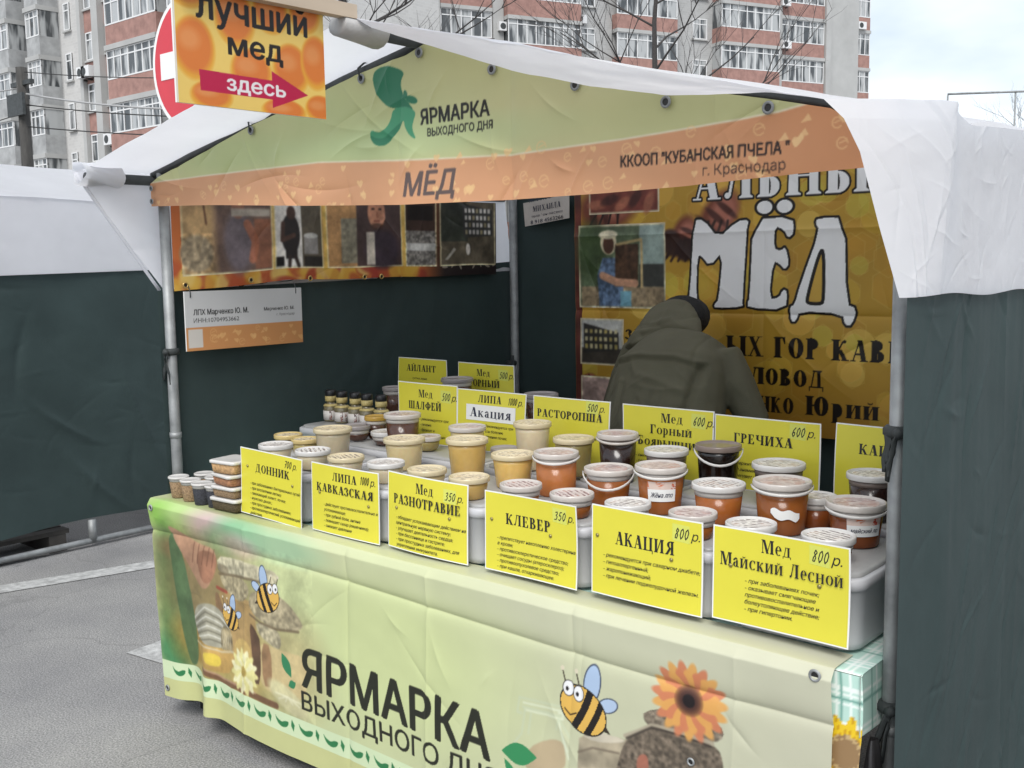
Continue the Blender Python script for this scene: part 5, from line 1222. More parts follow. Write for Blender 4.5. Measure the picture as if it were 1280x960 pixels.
grid_obj('top_sheet', Xc, Yc, .7900 + .0015 * fbm(Xc * 4, Yc * 4, 3) - .006 * np.clip((.012 - Yc) / .010, 0, 1) ** 2, M_check, tcl, check_art(Xc, Yc), CO)
Xc, Zc = np.meshgrid(np.arange(-.062, 2.579, .005), np.arange(.36, .786, .005))
low = .36 + .15 * np.clip(1 - (Xc + .06) / .12, 0, 1); Zd = .785 - (.785 - Zc) / .425 * (.785 - low)
grid_obj('front_drop', Xc + .004 * np.sin(Zd * 20), +.004 + .003 * np.sin(Xc * 9 + 1) * (.8 - Zd), Zd, M_check, tcl, check_art(Xc, Zc, ((2.548, .615, .085), (-.03, .66, .05), (1.3, .5, .08))), CO, (Xc < .07) | (Xc > 2.43))
Yc, Zc = np.meshgrid(np.arange(-.004, .55, .006), np.arange(.66, .7905, .0065))
grid_obj('side_drop', 2.5765 + .010 * np.sin(Yc * 12) * (.8 - Zc) * 4 + .012 * (.78 - Zc), Yc, Zc, M_check, tcl, check_art(Yc, Zc), CO)
bagm = mat('dark_bag_film', (.035, .033, .034), .35, 6, .3, bscale=14, bstr=.5)
bagt = thing('plastic_bag', 'dark plastic bag hanging between the sunflower cloth and the right pole', 'bag', (2.60, .055, .45))
Sg, Tg = np.meshgrid(np.linspace(0, 1, 40), np.linspace(0, 1, 50)); ang = Sg * 2 * math.pi
rb = (.030 + .006 * np.sin(ang * 3 + Tg * 6)) * (np.sin(np.clip(Tg * .96 + .02, 0, 1) * math.pi) ** .35)
grid_obj('bag_body', 2.592 + rb * np.cos(ang) * .62, .035 + rb * np.sin(ang) * .9, .26 + Tg * .39, bagm, bagt, off=(2.60, .055, .45))

# ================================================================== PLASTIC TUBS
def rrect(cx, cy, hx, hy, r, n=6):
    o = []
    for k, (sx0, sy0) in enumerate(((1, 1), (-1, 1), (-1, -1), (1, -1))):
        for i in range(n + 1):
            a = math.pi / 2 * (k + i / n); o.append((cx + sx0 * (hx - r) + r * math.cos(a), cy + sy0 * (hy - r) + r * math.sin(a)))
    return o
def shell(mb, cx, cy, prof, r=.04, mi=0):
    n = 28; vs = []; fs = []
    for hx, hy, z, rr_ in prof: vs += [(x, y, z) for x, y in rrect(cx, cy, hx, hy, rr_)]
    for i in range(len(prof) - 1):
        for j in range(n): fs.append((i * n + j, i * n + (j + 1) % n, (i + 1) * n + (j + 1) % n, (i + 1) * n + j))
    fs += [tuple(range(n - 1, -1, -1)), tuple(range((len(prof) - 1) * n, len(prof) * n))]
    mb.add(vs, fs, mi, True)
def tub(label, x0, x1, y0, y1, zt, group):
    cx, cy, hx, hy = (x0 + x1) / 2, (y0 + y1) / 2, (x1 - x0) / 2, (y1 - y0) / 2; zb = .7968; h = zt - .010
    t = thing('storage_tub', label, 'tub', (cx, cy, zb), group)
    b = MB(); shell(b, cx, cy, [(hx - .034, hy - .034, zb, .03), (hx - .016, hy - .016, zb + .004, .04), (hx - .012, hy - .012, zb + .02, .045), (hx - .006, hy - .006, h - .028, .045), (hx - .004, hy - .004, h - .026, .045)])
    b.build('tub_body', M_tub, t, (cx, cy, zb))
    b = MB(); shell(b, cx, cy, [(hx - .003, hy - .003, h - .0255, .045), (hx, hy, h - .024, .045), (hx, hy, h - .004, .045), (hx - .004, hy - .004, h - .001, .045), (hx - .010, hy - .010, h - .001, .04)])
    b.build('rim', M_tub, t, (cx, cy, zb))
    b = MB(); shell(b, cx, cy, [(hx - .012, hy - .012, h - .004, .04), (hx - .013, hy - .013, h + .006, .04), (hx - .022, hy - .022, h + .008, .035), (hx - .030, hy - .030, h + .0095, .03)])
    b.build('lid', M_tublid, t, (cx, cy, zb))
    return t
FT = [('don', .445, .735, 'ДОННИК'), ('lip', .80, 1.13, 'ЛИПА КАВКАЗСКАЯ'), ('raz', 1.165, 1.505, 'РАЗНОТРАВИЕ'), ('klev', 1.525, 1.850, 'КЛЕВЕР'), ('aka', 1.880, 2.215, 'АКАЦИЯ'), ('may', 2.232, 2.545, 'Майский Лесной')]
for k, x0, x1, nm in FT: tub('milky plastic tub in the front row behind the yellow sign reading ' + nm, x0, x1, .065, .425, .968, 'plastic tubs under the honey jars')
BN = ['under the squat brown jars at the bottles', 'under the brown jar before the ШАЛФЕЙ sign', 'under the cream jar before the РАСТОРОПША sign', 'under the dark jars before the боярышник sign', 'under the black pail before the ГРЕЧИХА sign', 'under the dark jar beside the right pole']
bx = [.46, .78, 1.14, 1.50, 1.84, 2.20, 2.565]
for i in range(6): tub('milky plastic tub in the second row ' + BN[i], bx[i] + .01, bx[i + 1] - .01, .435, .715, .987, 'plastic tubs under the honey jars')
tub('small milky plastic tub behind the cups and the ДОННИК sign', .235, .44, .30, .50, .955, 'plastic tubs under the honey jars')
tub('milky plastic tub under the dark capped bottles', .06, .455, .56, .82, 1.0, 'plastic tubs under the honey jars')
tub('milky plastic tub at the back under the АЙЛАНТ sign', .14, .50, .87, 1.12, 1.03, 'plastic tubs under the honey jars')
tub('milky plastic tub at the back under the ГОРНЫЙ sign', .52, .90, .87, 1.12, 1.03, 'plastic tubs under the honey jars')
tub('milky plastic tub at the back under a grey lidded jar', .98, 1.3, .80, 1.05, 1.03, 'plastic tubs under the honey jars')

# ================================================================== HONEY JARS
def honey(name, c, transl=0.12, sss=0.25):
    m = mat(name, c, .22, 9, .16, coat=.35, transl=transl, sss=sss); t = m.node_tree; p = t.nodes['Principled BSDF']; p.inputs['Coat Roughness'].default_value = .10
    src = p.inputs['Base Color'].links[0].from_socket; oi = nd(t, 'ShaderNodeObjectInfo'); mr = nd(t, 'ShaderNodeMapRange'); mr.inputs[3].default_value = .80; mr.inputs[4].default_value = 1.18
    t.links.new(oi.outputs['Random'], mr.inputs[0]); hv = nd(t, 'ShaderNodeHueSaturation'); t.links.new(mr.outputs[0], hv.inputs['Value']); t.links.new(src, hv.inputs['Color'])
    for n in t.nodes:
        if n.type == 'BSDF_TRANSLUCENT': t.links.new(hv.outputs[0], n.inputs[0])
    t.links.new(hv.outputs[0], p.inputs['Base Color'])
    return m
HM = {'milk': honey('milky_honey', (.66, .56, .38)), 'cream': honey('cream_honey', (.67, .54, .29)), 'yellow': honey('yellow_honey', (.68, .45, .14)), 'peach': honey('peach_honey', (.72, .47, .22)),
      'olive': honey('olive_honey', (.42, .33, .12)), 'light': honey('light_amber_honey', (.58, .22, .07), .4), 'amber': honey('amber_honey', (.42, .135, .030), .4), 'red': honey('deep_amber_honey', (.28, .075, .018), .35),
      'brown': honey('brown_honey', (.085, .032, .017), .05), 'dark': honey('dark_honey', (.020, .007, .005), .02), 'black': honey('black_honey', (.008, .005, .004), 0)}
def lid_plastic(k, c): return mat('lid_plastic_' + k, c, .24, 20, .06, coat=.2, transl=.25)
LMt = {'white': lid_plastic('white', (.78, .76, .73)), 'cream': lid_plastic('cream', (.76, .66, .44)), 'yellow': lid_plastic('yellow', (.74, .58, .26)), 'clear': lid_plastic('clear', (.70, .65, .60)), 'dark': lid_plastic('dark', (.28, .22, .19)), 'grey': lid_plastic('grey', (.42, .38, .37)), 'gold': lid_plastic('gold', (.60, .38, .08))}
def label_mat(name, base, ink, hot):
    m = D.materials.new(name); m.use_nodes = True; t = m.node_tree; p = t.nodes['Principled BSDF']; p.inputs['Roughness'].default_value = .35
    co = nd(t, 'ShaderNodeTexCoord'); oi = nd(t, 'ShaderNodeObjectInfo'); mp_ = nd(t, 'ShaderNodeMapping'); mp_.inputs['Scale'].default_value = (75, 260, 260)
    cmb = nd(t, 'ShaderNodeCombineXYZ'); ml = nd(t, 'ShaderNodeMath', operation='MULTIPLY'); ml.inputs[1].default_value = 6.28
    t.links.new(oi.outputs['Random'], ml.inputs[0]); t.links.new(ml.outputs[0], cmb.inputs[2]); t.links.new(cmb.outputs[0], mp_.inputs['Location'])
    n = nd(t, 'ShaderNodeTexNoise', Scale=1.0, Detail=1.0); t.links.new(co.outputs['Object'], mp_.inputs[0]); t.links.new(mp_.outputs[0], n.inputs['Vector'])
    wv = nd(t, 'ShaderNodeTexWave', Scale=22.0, bands_direction='Y'); t.links.new(co.outputs['Object'], wv.inputs['Vector'])
    r = nd(t, 'ShaderNodeValToRGB'); e = r.color_ramp.elements; e[0].position = .50; e[0].color = (0, 0, 0, 1); e[1].position = .56; e[1].color = (1, 1, 1, 1)
    r2 = nd(t, 'ShaderNodeValToRGB'); e = r2.color_ramp.elements; e[0].position = .40; e[0].color = (1, 1, 1, 1); e[1].position = .60; e[1].color = (0, 0, 0, 1)
    t.links.new(n.outputs[0], r.inputs[0]); t.links.new(wv.outputs[0], r2.inputs[0])
    mxx = nd(t, 'ShaderNodeMath', operation='MAXIMUM'); t.links.new(r.outputs[0], mxx.inputs[0]); t.links.new(r2.outputs[0], mxx.inputs[1])
    n2_ = nd(t, 'ShaderNodeTexNoise', Scale=24.0, Detail=1.0); t.links.new(co.outputs['Object'], n2_.inputs['Vector'])
    r3 = nd(t, 'ShaderNodeValToRGB'); e = r3.color_ramp.elements; e[0].position = .47; e[0].color = (*ink, 1); e[1].position = .55; e[1].color = (*hot, 1); t.links.new(n2_.outputs[0], r3.inputs[0])
    mm = nd(t, 'ShaderNodeMix', data_type='RGBA'); mm.inputs[7].default_value = (*base, 1); t.links.new(mxx.outputs[0], mm.inputs[0]); t.links.new(r3.outputs[0], mm.inputs[6]); t.links.new(mm.outputs[2], p.inputs['Base Color'])
    return m
M_lab = label_mat('printed_lid_label', (.74, .71, .66), (.10, .06, .06), (.30, .16, .10))
M_labc = label_mat('printed_cream_lid_label', (.76, .66, .46), (.10, .06, .06), (.40, .26, .12))
M_labr = label_mat('printed_reddish_lid_label', (.60, .52, .48), (.16, .05, .05), (.34, .10, .06))
LAB = {'white': M_lab, 'cream': M_labc, 'yellow': M_labc, 'clear': M_labr, 'dark': None, 'grey': None, 'gold': None}
GR = {'s': 'small honey tubs along the front', 'm': 'honey jars of the middle row', 't': 'jars of the back row', 'b': 'small jars around the bottles'}
def jar(label, x, y, z0, R, H, cont, lid='white', grp='m', shape='cup', handle=None, tilt=0, rot=0, name='honey_jar'):
    """R = lid radius, H = height from base to lid top"""
    t = thing(name, label, 'jar', (x, y, z0), GR[grp], (tilt, 0, rot)); b = MB(); hb_z = H - .016
    rt = R * .90; rb_ = {'cup': R * .78, 'bowl': R * .5, 'tall': R * .76, 'straight': R * .86}[shape]
    if shape == 'bowl': prof = [(rb_ * .9, .001)] + [(rb_ + (rt - rb_) * math.sin(i / 6 * math.pi / 2), .002 + (hb_z - .002) * (1 - math.cos(i / 6 * math.pi / 2))) for i in range(7)]
    else: prof = [(rb_ * .93, .001), (rb_, .005), (rt * .985, hb_z - .012), (rt, hb_z)]
    if cont in ('light', 'amber', 'red', 'dark', 'brown'):
        k = hb_z - .014
        b.lathe([q for q in prof[:-2]] + [(np.interp(k, [prof[-3][1], prof[-2][1] + .012], [prof[-3][0], rt]) if shape != 'bowl' else rt * .97, k)], n=32, mi=0)
        b.lathe([(rt * .985, k + .0005), (rt, hb_z)], n=32, mi=1)
    else: b.lathe(prof, n=32, mi=0)
    b.build('jar_body', [HM[cont], LMt['clear' if cont != 'dark' else 'dark']], t)
    l = MB(); l.lathe([(rt * .99, hb_z + .0004), (R * .985, hb_z + .001), (R, hb_z + .0025), (R, H - .0045), (R * .99, H - .001), (R * .955, H), (R * .92, H - .0008), (R * .895, H - .004), (R * .5, H - .0042), (R * .02, H - .0042)], n=36)
    lo = l.build('lid', LMt[lid], t)
    if LAB[lid]:
        g = MB(); n = 28; rl = R * .80; rr0 = rot + random.uniform(-.5, .5)
        g.add([(rl * math.cos(2 * math.pi * i / n) * .96, rl * math.sin(2 * math.pi * i / n), H - .0038) for i in range(n)], [list(range(n))]); g.build('lid_label', LAB[lid], lo)
    if handle:
        g = MB(); pts = []
        for i in range(15):
            a = math.pi + math.pi * i / 14
            pts.append((R * 1.035 * math.cos(a), R * (.25 + .80 * abs(math.sin(a)) ** .7) * -1 if False else -R * 1.035 * abs(math.sin(a)), hb_z + .002 - handle * abs(math.sin(a)) ** 1.2))
        g.loft(pts, [(.0035, .0018)] * 15, (0, 0, 1), 8); g.build('handle', LMt['white' if cont != 'dark' else 'clear'], t)
    return t
def side_label(t, R, H, rot, words, wide=1.0):
    """printed sticker wrapped on the jar side"""
    rr_ = R * .865; n = 14; z0, z1 = H * .30, H * .72; b = MB()
    def P(u, v, d=0.0): a = -math.pi / 2 + rot + (u - .5) * wide; r_ = rr_ + .0016 + d + (v - .5) * R * .07; return (r_ * math.cos(a), r_ * math.sin(a), z0 + (z1 - z0) * v)
    for i in range(n):
        u0, u1 = i / n, (i + 1) / n
        b.add([P(u0, 0), P(u1, 0), P(u1, .62), P(u0, .62)], [(0, 1, 2, 3)], 0, True); b.add([P(u0, .62), P(u1, .62), P(u1, 1), P(u0, 1)], [(0, 1, 2, 3)], 1, True)
    o = b.build('side_label', [M_wpaper, label_mat('ornate_label_band', (.70, .55, .48), (.50, .06, .03), (.60, .16, .06))], t)
    if words:
        pp = sans(words, .5, .22, .24, .8, .02, .35, 'c'); g = MB()
        for q in pp: g.add([P(x, z, .0006) for x, z in q], [list(range(len(q)))])
        g.build('handwriting', M_inkblue, o)
Z1, Z2 = .9685, .9875
small = [(.514, 'milk', 'white', 'milky honey tub with a printed lid, leftmost behind the ДОННИК sign'), (.702, 'milk', 'white', 'milky honey tub between the ДОННИК and ЛИПА КАВКАЗСКАЯ signs'), (.877, 'milk', 'cream', 'milky honey tub behind the left half of the ЛИПА КАВКАЗСКАЯ sign'),
         (1.049, 'milk', 'white', 'milky honey tub behind the right corner of the ЛИПА КАВКАЗСКАЯ sign'), (1.226, 'cream', 'cream', 'cream honey tub with pinkish label behind the РАЗНОТРАВИЕ sign'), (1.399, 'yellow', 'cream', 'yellow honey tub at the right corner of the РАЗНОТРАВИЕ sign'),
         (1.578, 'light', 'clear', 'light amber honey tub behind the left half of the КЛЕВЕР sign'), (1.756, 'amber', 'clear', 'amber honey tub at the right corner of the КЛЕВЕР sign'), (1.929, 'amber', 'white', 'amber honey tub behind the АКАЦИЯ sign below the jar with the sticker'),
         (2.108, 'amber', 'clear', 'amber honey tub at the price corner of the АКАЦИЯ sign'), (2.265, 'amber', 'white', 'amber honey tub behind the left half of the Майский Лесной sign'), (2.445, 'amber', 'white', 'amber honey tub at the price corner of the Майский Лесной sign')]
for i, (x, c, l, lb) in enumerate(small): jar(lb, x, .132 + .006 * math.sin(i * 2.3), Z1, .0575, .062, c, l, 's', rot=math.sin(i * 5.1) * .6, name='honey_tub')
mid = [(.595, .31, 'milk', 'cream', .100, .066, 'cup', None, 'cream honey jar with a whitish lid left of the squat brown bowls'), (.946, .31, 'cream', 'cream', .100, .067, 'cup', None, 'cream honey jar with printed cream lid below the ШАЛФЕЙ sign'),
       (1.221, .31, 'yellow', 'cream', .126, .0645, 'tall', None, 'tall yellow honey jar below the white Акация strip'), (1.403, .31, 'yellow', 'cream', .100, .064, 'cup', None, 'short yellow honey jar left of the orange amber jar'),
       (1.563, .31, 'light', 'clear', .122, .064, 'straight', .012, 'tall orange amber jar standing right of the short yellow jar'), (1.743, .31, 'amber', 'clear', .098, .067, 'cup', .036, 'amber honey pail with a drooping white handle left of the stickered jar'),
       (1.908, .31, 'amber', 'clear', .124, .067, 'cup', .012, 'tall amber jar with an ornate sticker left of the plain amber jar'), (2.078, .31, 'amber', 'white', .098, .067, 'cup', None, 'plain amber honey jar with a printed lid behind the price corner of the АКАЦИЯ sign'),
       (2.249, .31, 'amber', 'clear', .126, .0695, 'cup', .010, 'tall amber jar with a torn blank white sticker'), (2.431, .31, 'red', 'clear', .100, .067, 'cup', .010, 'amber honey jar with an ornate sticker beside the right pole')]
MJ = []
for i, (x, y, c, l, H, R, sh, h, lb) in enumerate(mid): MJ.append(jar(lb, x, y, Z1, R, H, c, l, 'm', sh, h, rot=math.sin(i * 3.3) * .35 if not h else .55))
side_label(MJ[6], .067, .124, .62 - .55, 'Жёна лпо', 1.25); side_label(MJ[9], .067, .100, .75 - .55, 'майский ло', 1.35)
b = MB()
def torn(u, v): a = -math.pi / 2 + .05 + (u - .5) * 1.15; r_ = .0695 * .875; return (r_ * math.cos(a), r_ * math.sin(a), .044 + v * .028 - u * .010)
up_ = [(i / 14, .90 + .10 * math.sin(i * .9) - .5 * max(0, abs(i / 7 - 1) - .8)) for i in range(15)]; dn_ = [(i / 14, .10 * math.sin(i * .8 + 1) + .1 + 1.2 * max(0, abs(i / 7 - 1) - .75)) for i in range(15)]
for i in range(14): b.add([torn(*dn_[i]), torn(*dn_[i + 1]), torn(*up_[i + 1]), torn(*up_[i])], [(0, 1, 2, 3)], 0, True)
b.build('torn_label', M_wpaper, MJ[8])
back = [(.760, .48, 'brown', 'clear', .124, .064, 'cup', None, 'dark brown honey jar standing before the left edge of the ШАЛФЕЙ sign', Z2), (1.063, .48, 'cream', 'clear', .108, .061, 'cup', None, 'honey jar with a clear lid half hidden behind the tall yellow jar', Z2),
        (1.337, .48, 'milk', 'cream', .145, .059, 'tall', None, 'tall cream jar standing between the Акация and РАСТОРОПША signs', Z2), (1.495, .48, 'olive', 'cream', .113, .062, 'cup', None, 'olive honey jar with cream lid before the РАСТОРОПША sign', Z2),
        (1.654, .48, 'dark', 'clear', .142, .060, 'cup', .010, 'dark honey jar with a clear rim between the РАСТОРОПША and боярышник signs', Z2), (1.818, .48, 'dark', 'white', .112, .062, 'cup', None, 'dark honey jar with a white lid before the боярышник sign', Z2),
        (1.980, .48, 'black', 'dark', .142, .062, 'cup', .034, 'black honey pail with a white hanging handle', Z2), (2.155, .48, 'dark', 'white', .112, .068, 'cup', None, 'dark honey jar with a white lid before the ГРЕЧИХА sign', Z2),
        (2.292, .405, 'red', 'white', .078, .051, 'cup', None, 'small deep red jar wedged between the torn sticker jar and the right jar', Z1), (2.399, .48, 'dark', 'white', .115, .060, 'cup', None, 'dark honey jar tight against the right pole before the cut off yellow sign', Z2),
        (.93, .655, 'peach', 'grey', .10, .045, 'cup', None, 'peach coloured jar half hidden left of the short yellow jar', Z2), (1.41, .455, 'cream', 'cream', .062, .045, 'cup', None, 'small cream tub squeezed between the orange amber jar and the handled pail', Z2)]
for i, (x, y, c, l, H, R, sh, h, lb, z) in enumerate(back):
    if i == 10: x, y, z = 1.245, .455, Z2; H = .06
    if i == 11: x, y = 1.66, .415; z = Z1; H = .072
    jar(lb, x, y, z, R, H, c, l, 't', sh, h, rot=math.sin(i * 2.7) * .4 if not h else .6)
# squat bowls and odd jars round the bottles
jar('squat brown honey bowl with a clear lid behind the leftmost cream jar', .500, .50, Z2, .050, .058, 'brown', 'grey', 'b', 'bowl', name='honey_bowl')
jar('dark little bowl with a golden yellow lid below the bottles', .530, .565, Z2, .042, .085, 'brown', 'gold', 'b', 'bowl', name='honey_bowl')
jar('brown honey bowl with a white rimmed lid left of the dark brown jar', .655, .50, Z2, .055, .050, 'brown', 'white', 'b', 'bowl', name='honey_bowl')
jar('olive honey bowl half hidden behind the cream jar below the ШАЛФЕЙ sign', .855, .505, Z2, .045, .052, 'olive', 'clear', 'b', 'bowl', name='honey_bowl')
jar('flat olive tub with an olive lid furthest left on the small tub', .268, .37, .9555, .052, .052, 'olive', 'yellow', 'b', 'straight', name='honey_tub')
jar('flat olive tub with an olive lid next to the crumpled clear bag', .378, .36, .9555, .050, .048, 'olive', 'yellow', 'b', 'straight', name='honey_tub')
jar('dark jar with a grey lid behind the top of the ШАЛФЕЙ sign', .735, .76, .9875 if False else .793, .052, .40, 'brown', 'grey', 'b', 'straight') if False else None
jar('jar with a grey purple lid between the АЙЛАНТ and ГОРНЫЙ signs', .62, .90, 1.0305, .062, .155, 'brown', 'grey', 'b', 'cup')
jar('small dark jar with a grey lid standing right behind the bottles', .285, .885, 1.0305, .048, .10, 'brown', 'grey', 'b', 'cup')
jar('dark jar with a grey lid behind the Акация and РАСТОРОПША signs', 1.03, .90, 1.0305, .062, .125, 'brown', 'grey', 'b', 'cup')
# crumpled clear bag
cb_ = thing('crumpled_bag', 'crumpled clear plastic bag between the olive tubs and the cream jar', 'bag', (.42, .47, .9885))
Sg, Tg = np.meshgrid(np.linspace(0, 1, 26), np.linspace(0, 1, 16)); rg = np.random.RandomState(3)
rb = .036 * np.sin(np.clip(Tg, .02, .98) * math.pi) ** .7 * (1 + .5 * fbm(np.cos(Sg * 6.283) * 2 + 5, Tg * 4 + np.sin(Sg * 6.283) * 2 + 3, 4))
grid_obj('film', .500 + rb * np.cos(Sg * 6.283), .60 + rb * np.sin(Sg * 6.283), .9885 + Tg * .058, mat('clear_film', (.62, .64, .64), .12, transl=.4), cb_, off=(.42, .47, .9885))
cb_.location = (.42 - .155, .47 - .03, .9885 + .015 - .047)
# bottles
M_bcap = mat('black_cap', (.012, .012, .013), .35); M_bband = mat('paper_seal', (.50, .40, .16), .5, 40, .3); M_bglass = mat('herb_bottle', (.20, .17, .10), .18, 60, .4, coat=.5); M_blab = label_mat('bottle_label', (.66, .62, .58), (.05, .03, .03), (.25, .08, .06))
def bottle(label, x, y, z):
    t = thing('tincture_bottle', label, 'bottle', (x, y, z), 'dark capped bottles in a row')
    b = MB(); b.lathe([(.026, .0006), (.030, .004), (.030, .046), (.029, .060), (.021, .070), (.017, .074), (.017, .080)], n=20); b.build('bottle_body', M_bglass, t)
    b = MB(); b.lathe([(.0312, .008), (.0312, .044)], n=20); b.build('label', M_blab, t)
    b = MB(); b.lathe([(.0225, .0805), (.0225, .101)], n=18); b.build('seal_band', M_bband, t)
    b = MB(); b.lathe([(.0215, .1015), (.0225, .103), (.0225, .121), (.019, .125)], n=18); b.build('cap', M_bcap, t)
    b = MB(); b.lathe([(.0295, .0605), (.0305, .063), (.024, .0695)], n=18); b.build('neck_ring', M_bband, t)
for i, lb in enumerate(('leftmost of the five dark capped bottles', 'second from the left of the five dark capped bottles', 'middle one of the five dark capped bottles', 'second from the right of the five dark capped bottles', 'rightmost of the five dark capped bottles, nearest the ШАЛФЕЙ sign')):
    bottle(lb, .115 + .074 * i, .70 - .006 * (i % 2), 1.0005)
# samples: small cups and flat boxes at the left end of the table
M_cup = mat('clear_cup', (.55, .53, .50), .2, transl=.3); M_grain = mat('pollen_grains', (.30, .20, .11), .8, 260, .55, bscale=260, bstr=.8); M_seed = mat('dark_seeds', (.035, .036, .045), .7, 260, .6, bscale=260, bstr=.8); M_seed2 = mat('brown_seeds', (.09, .065, .03), .7, 240, .6, bscale=240, bstr=.8)
def cup(label, x, y, m, z=.7972):
    t = thing('sample_cup', label, 'cup', (x, y, z), 'little lidded cups at the left end of the table')
    b = MB(); b.lathe([(.026, .0006), (.0265, .003), (.0325, .058)], n=22); b.build('contents', m, t)
    b = MB(); b.lathe([(.0326, .0585), (.0335, .068)], n=22); b.build('cup_wall', M_cup, t)
    b = MB(); b.lathe([(.0345, .0683), (.037, .069), (.037, .075), (.034, .0765), (.031, .0745), (.005, .0743)], n=24); b.build('lid', LMt['white'], t)
for x, y, m, lb in ((.030, .060, M_grain, 'cup of tan grains at the very left of the front cups'), (.118, .052, M_grain, 'cup of tan grains second from the left in front'), (.200, .045, M_seed, 'cup of dark blue grey seeds in the front line'), (.272, .052, M_seed, 'cup of dark seeds tucked beside the stack of flat boxes'),
                    (.055, .150, M_grain, 'cup of tan grains in the rear line of cups on the left'), (.145, .135, M_seed, 'lidded cup in the middle of the rear line of cups'), (.150, .225, M_seed2, 'lidded cup furthest back behind the stack of flat boxes')): cup(lb, x, y, m)
def flat_box(label, x, y, z, hx, hy, h, m, rot):
    t = thing('flat_box', label, 'box', (x, y, z), 'stack of flat lidded boxes', (0, 0, rot))
    b = MB(); shell(b, 0, 0, [(hx - .010, hy - .010, .0006, .012), (hx - .006, hy - .006, .004, .014), (hx - .002, hy - .002, h - .013, .016)]); b.build('contents', m, t)
    b = MB(); shell(b, 0, 0, [(hx - .001, hy - .001, h - .0125, .016), (hx + .002, hy + .002, h - .011, .016), (hx + .002, hy + .002, h - .003, .016), (hx - .003, hy - .003, h - .0008, .016), (hx - .010, hy - .010, h - .0015, .012)]); b.build('lid', LMt['white'], t)
M_p1 = mat('honeycomb_pieces', (.46, .28, .13), .6, 90, .4, bscale=90, bstr=.5); M_p2 = mat('rust_pieces', (.34, .16, .08), .6, 90, .4, bscale=90, bstr=.5)
z = .7972
for h, m, lb in ((.046, M_seed2, 'wide flat box of dark seeds at the bottom of the stack'), (.040, M_grain, 'flat box of brown grains above the bottom one of the stack'), (.041, M_p2, 'flat box of rusty pieces third from the bottom of the stack'), (.046, M_p1, 'flat box of orange pieces on top of the stack')):
    flat_box(lb, .355, .075, z, .062 if h != .046 or m is not M_seed2 else .070, .058, h, m, .12 * math.sin(z * 90)); z += h + .0006

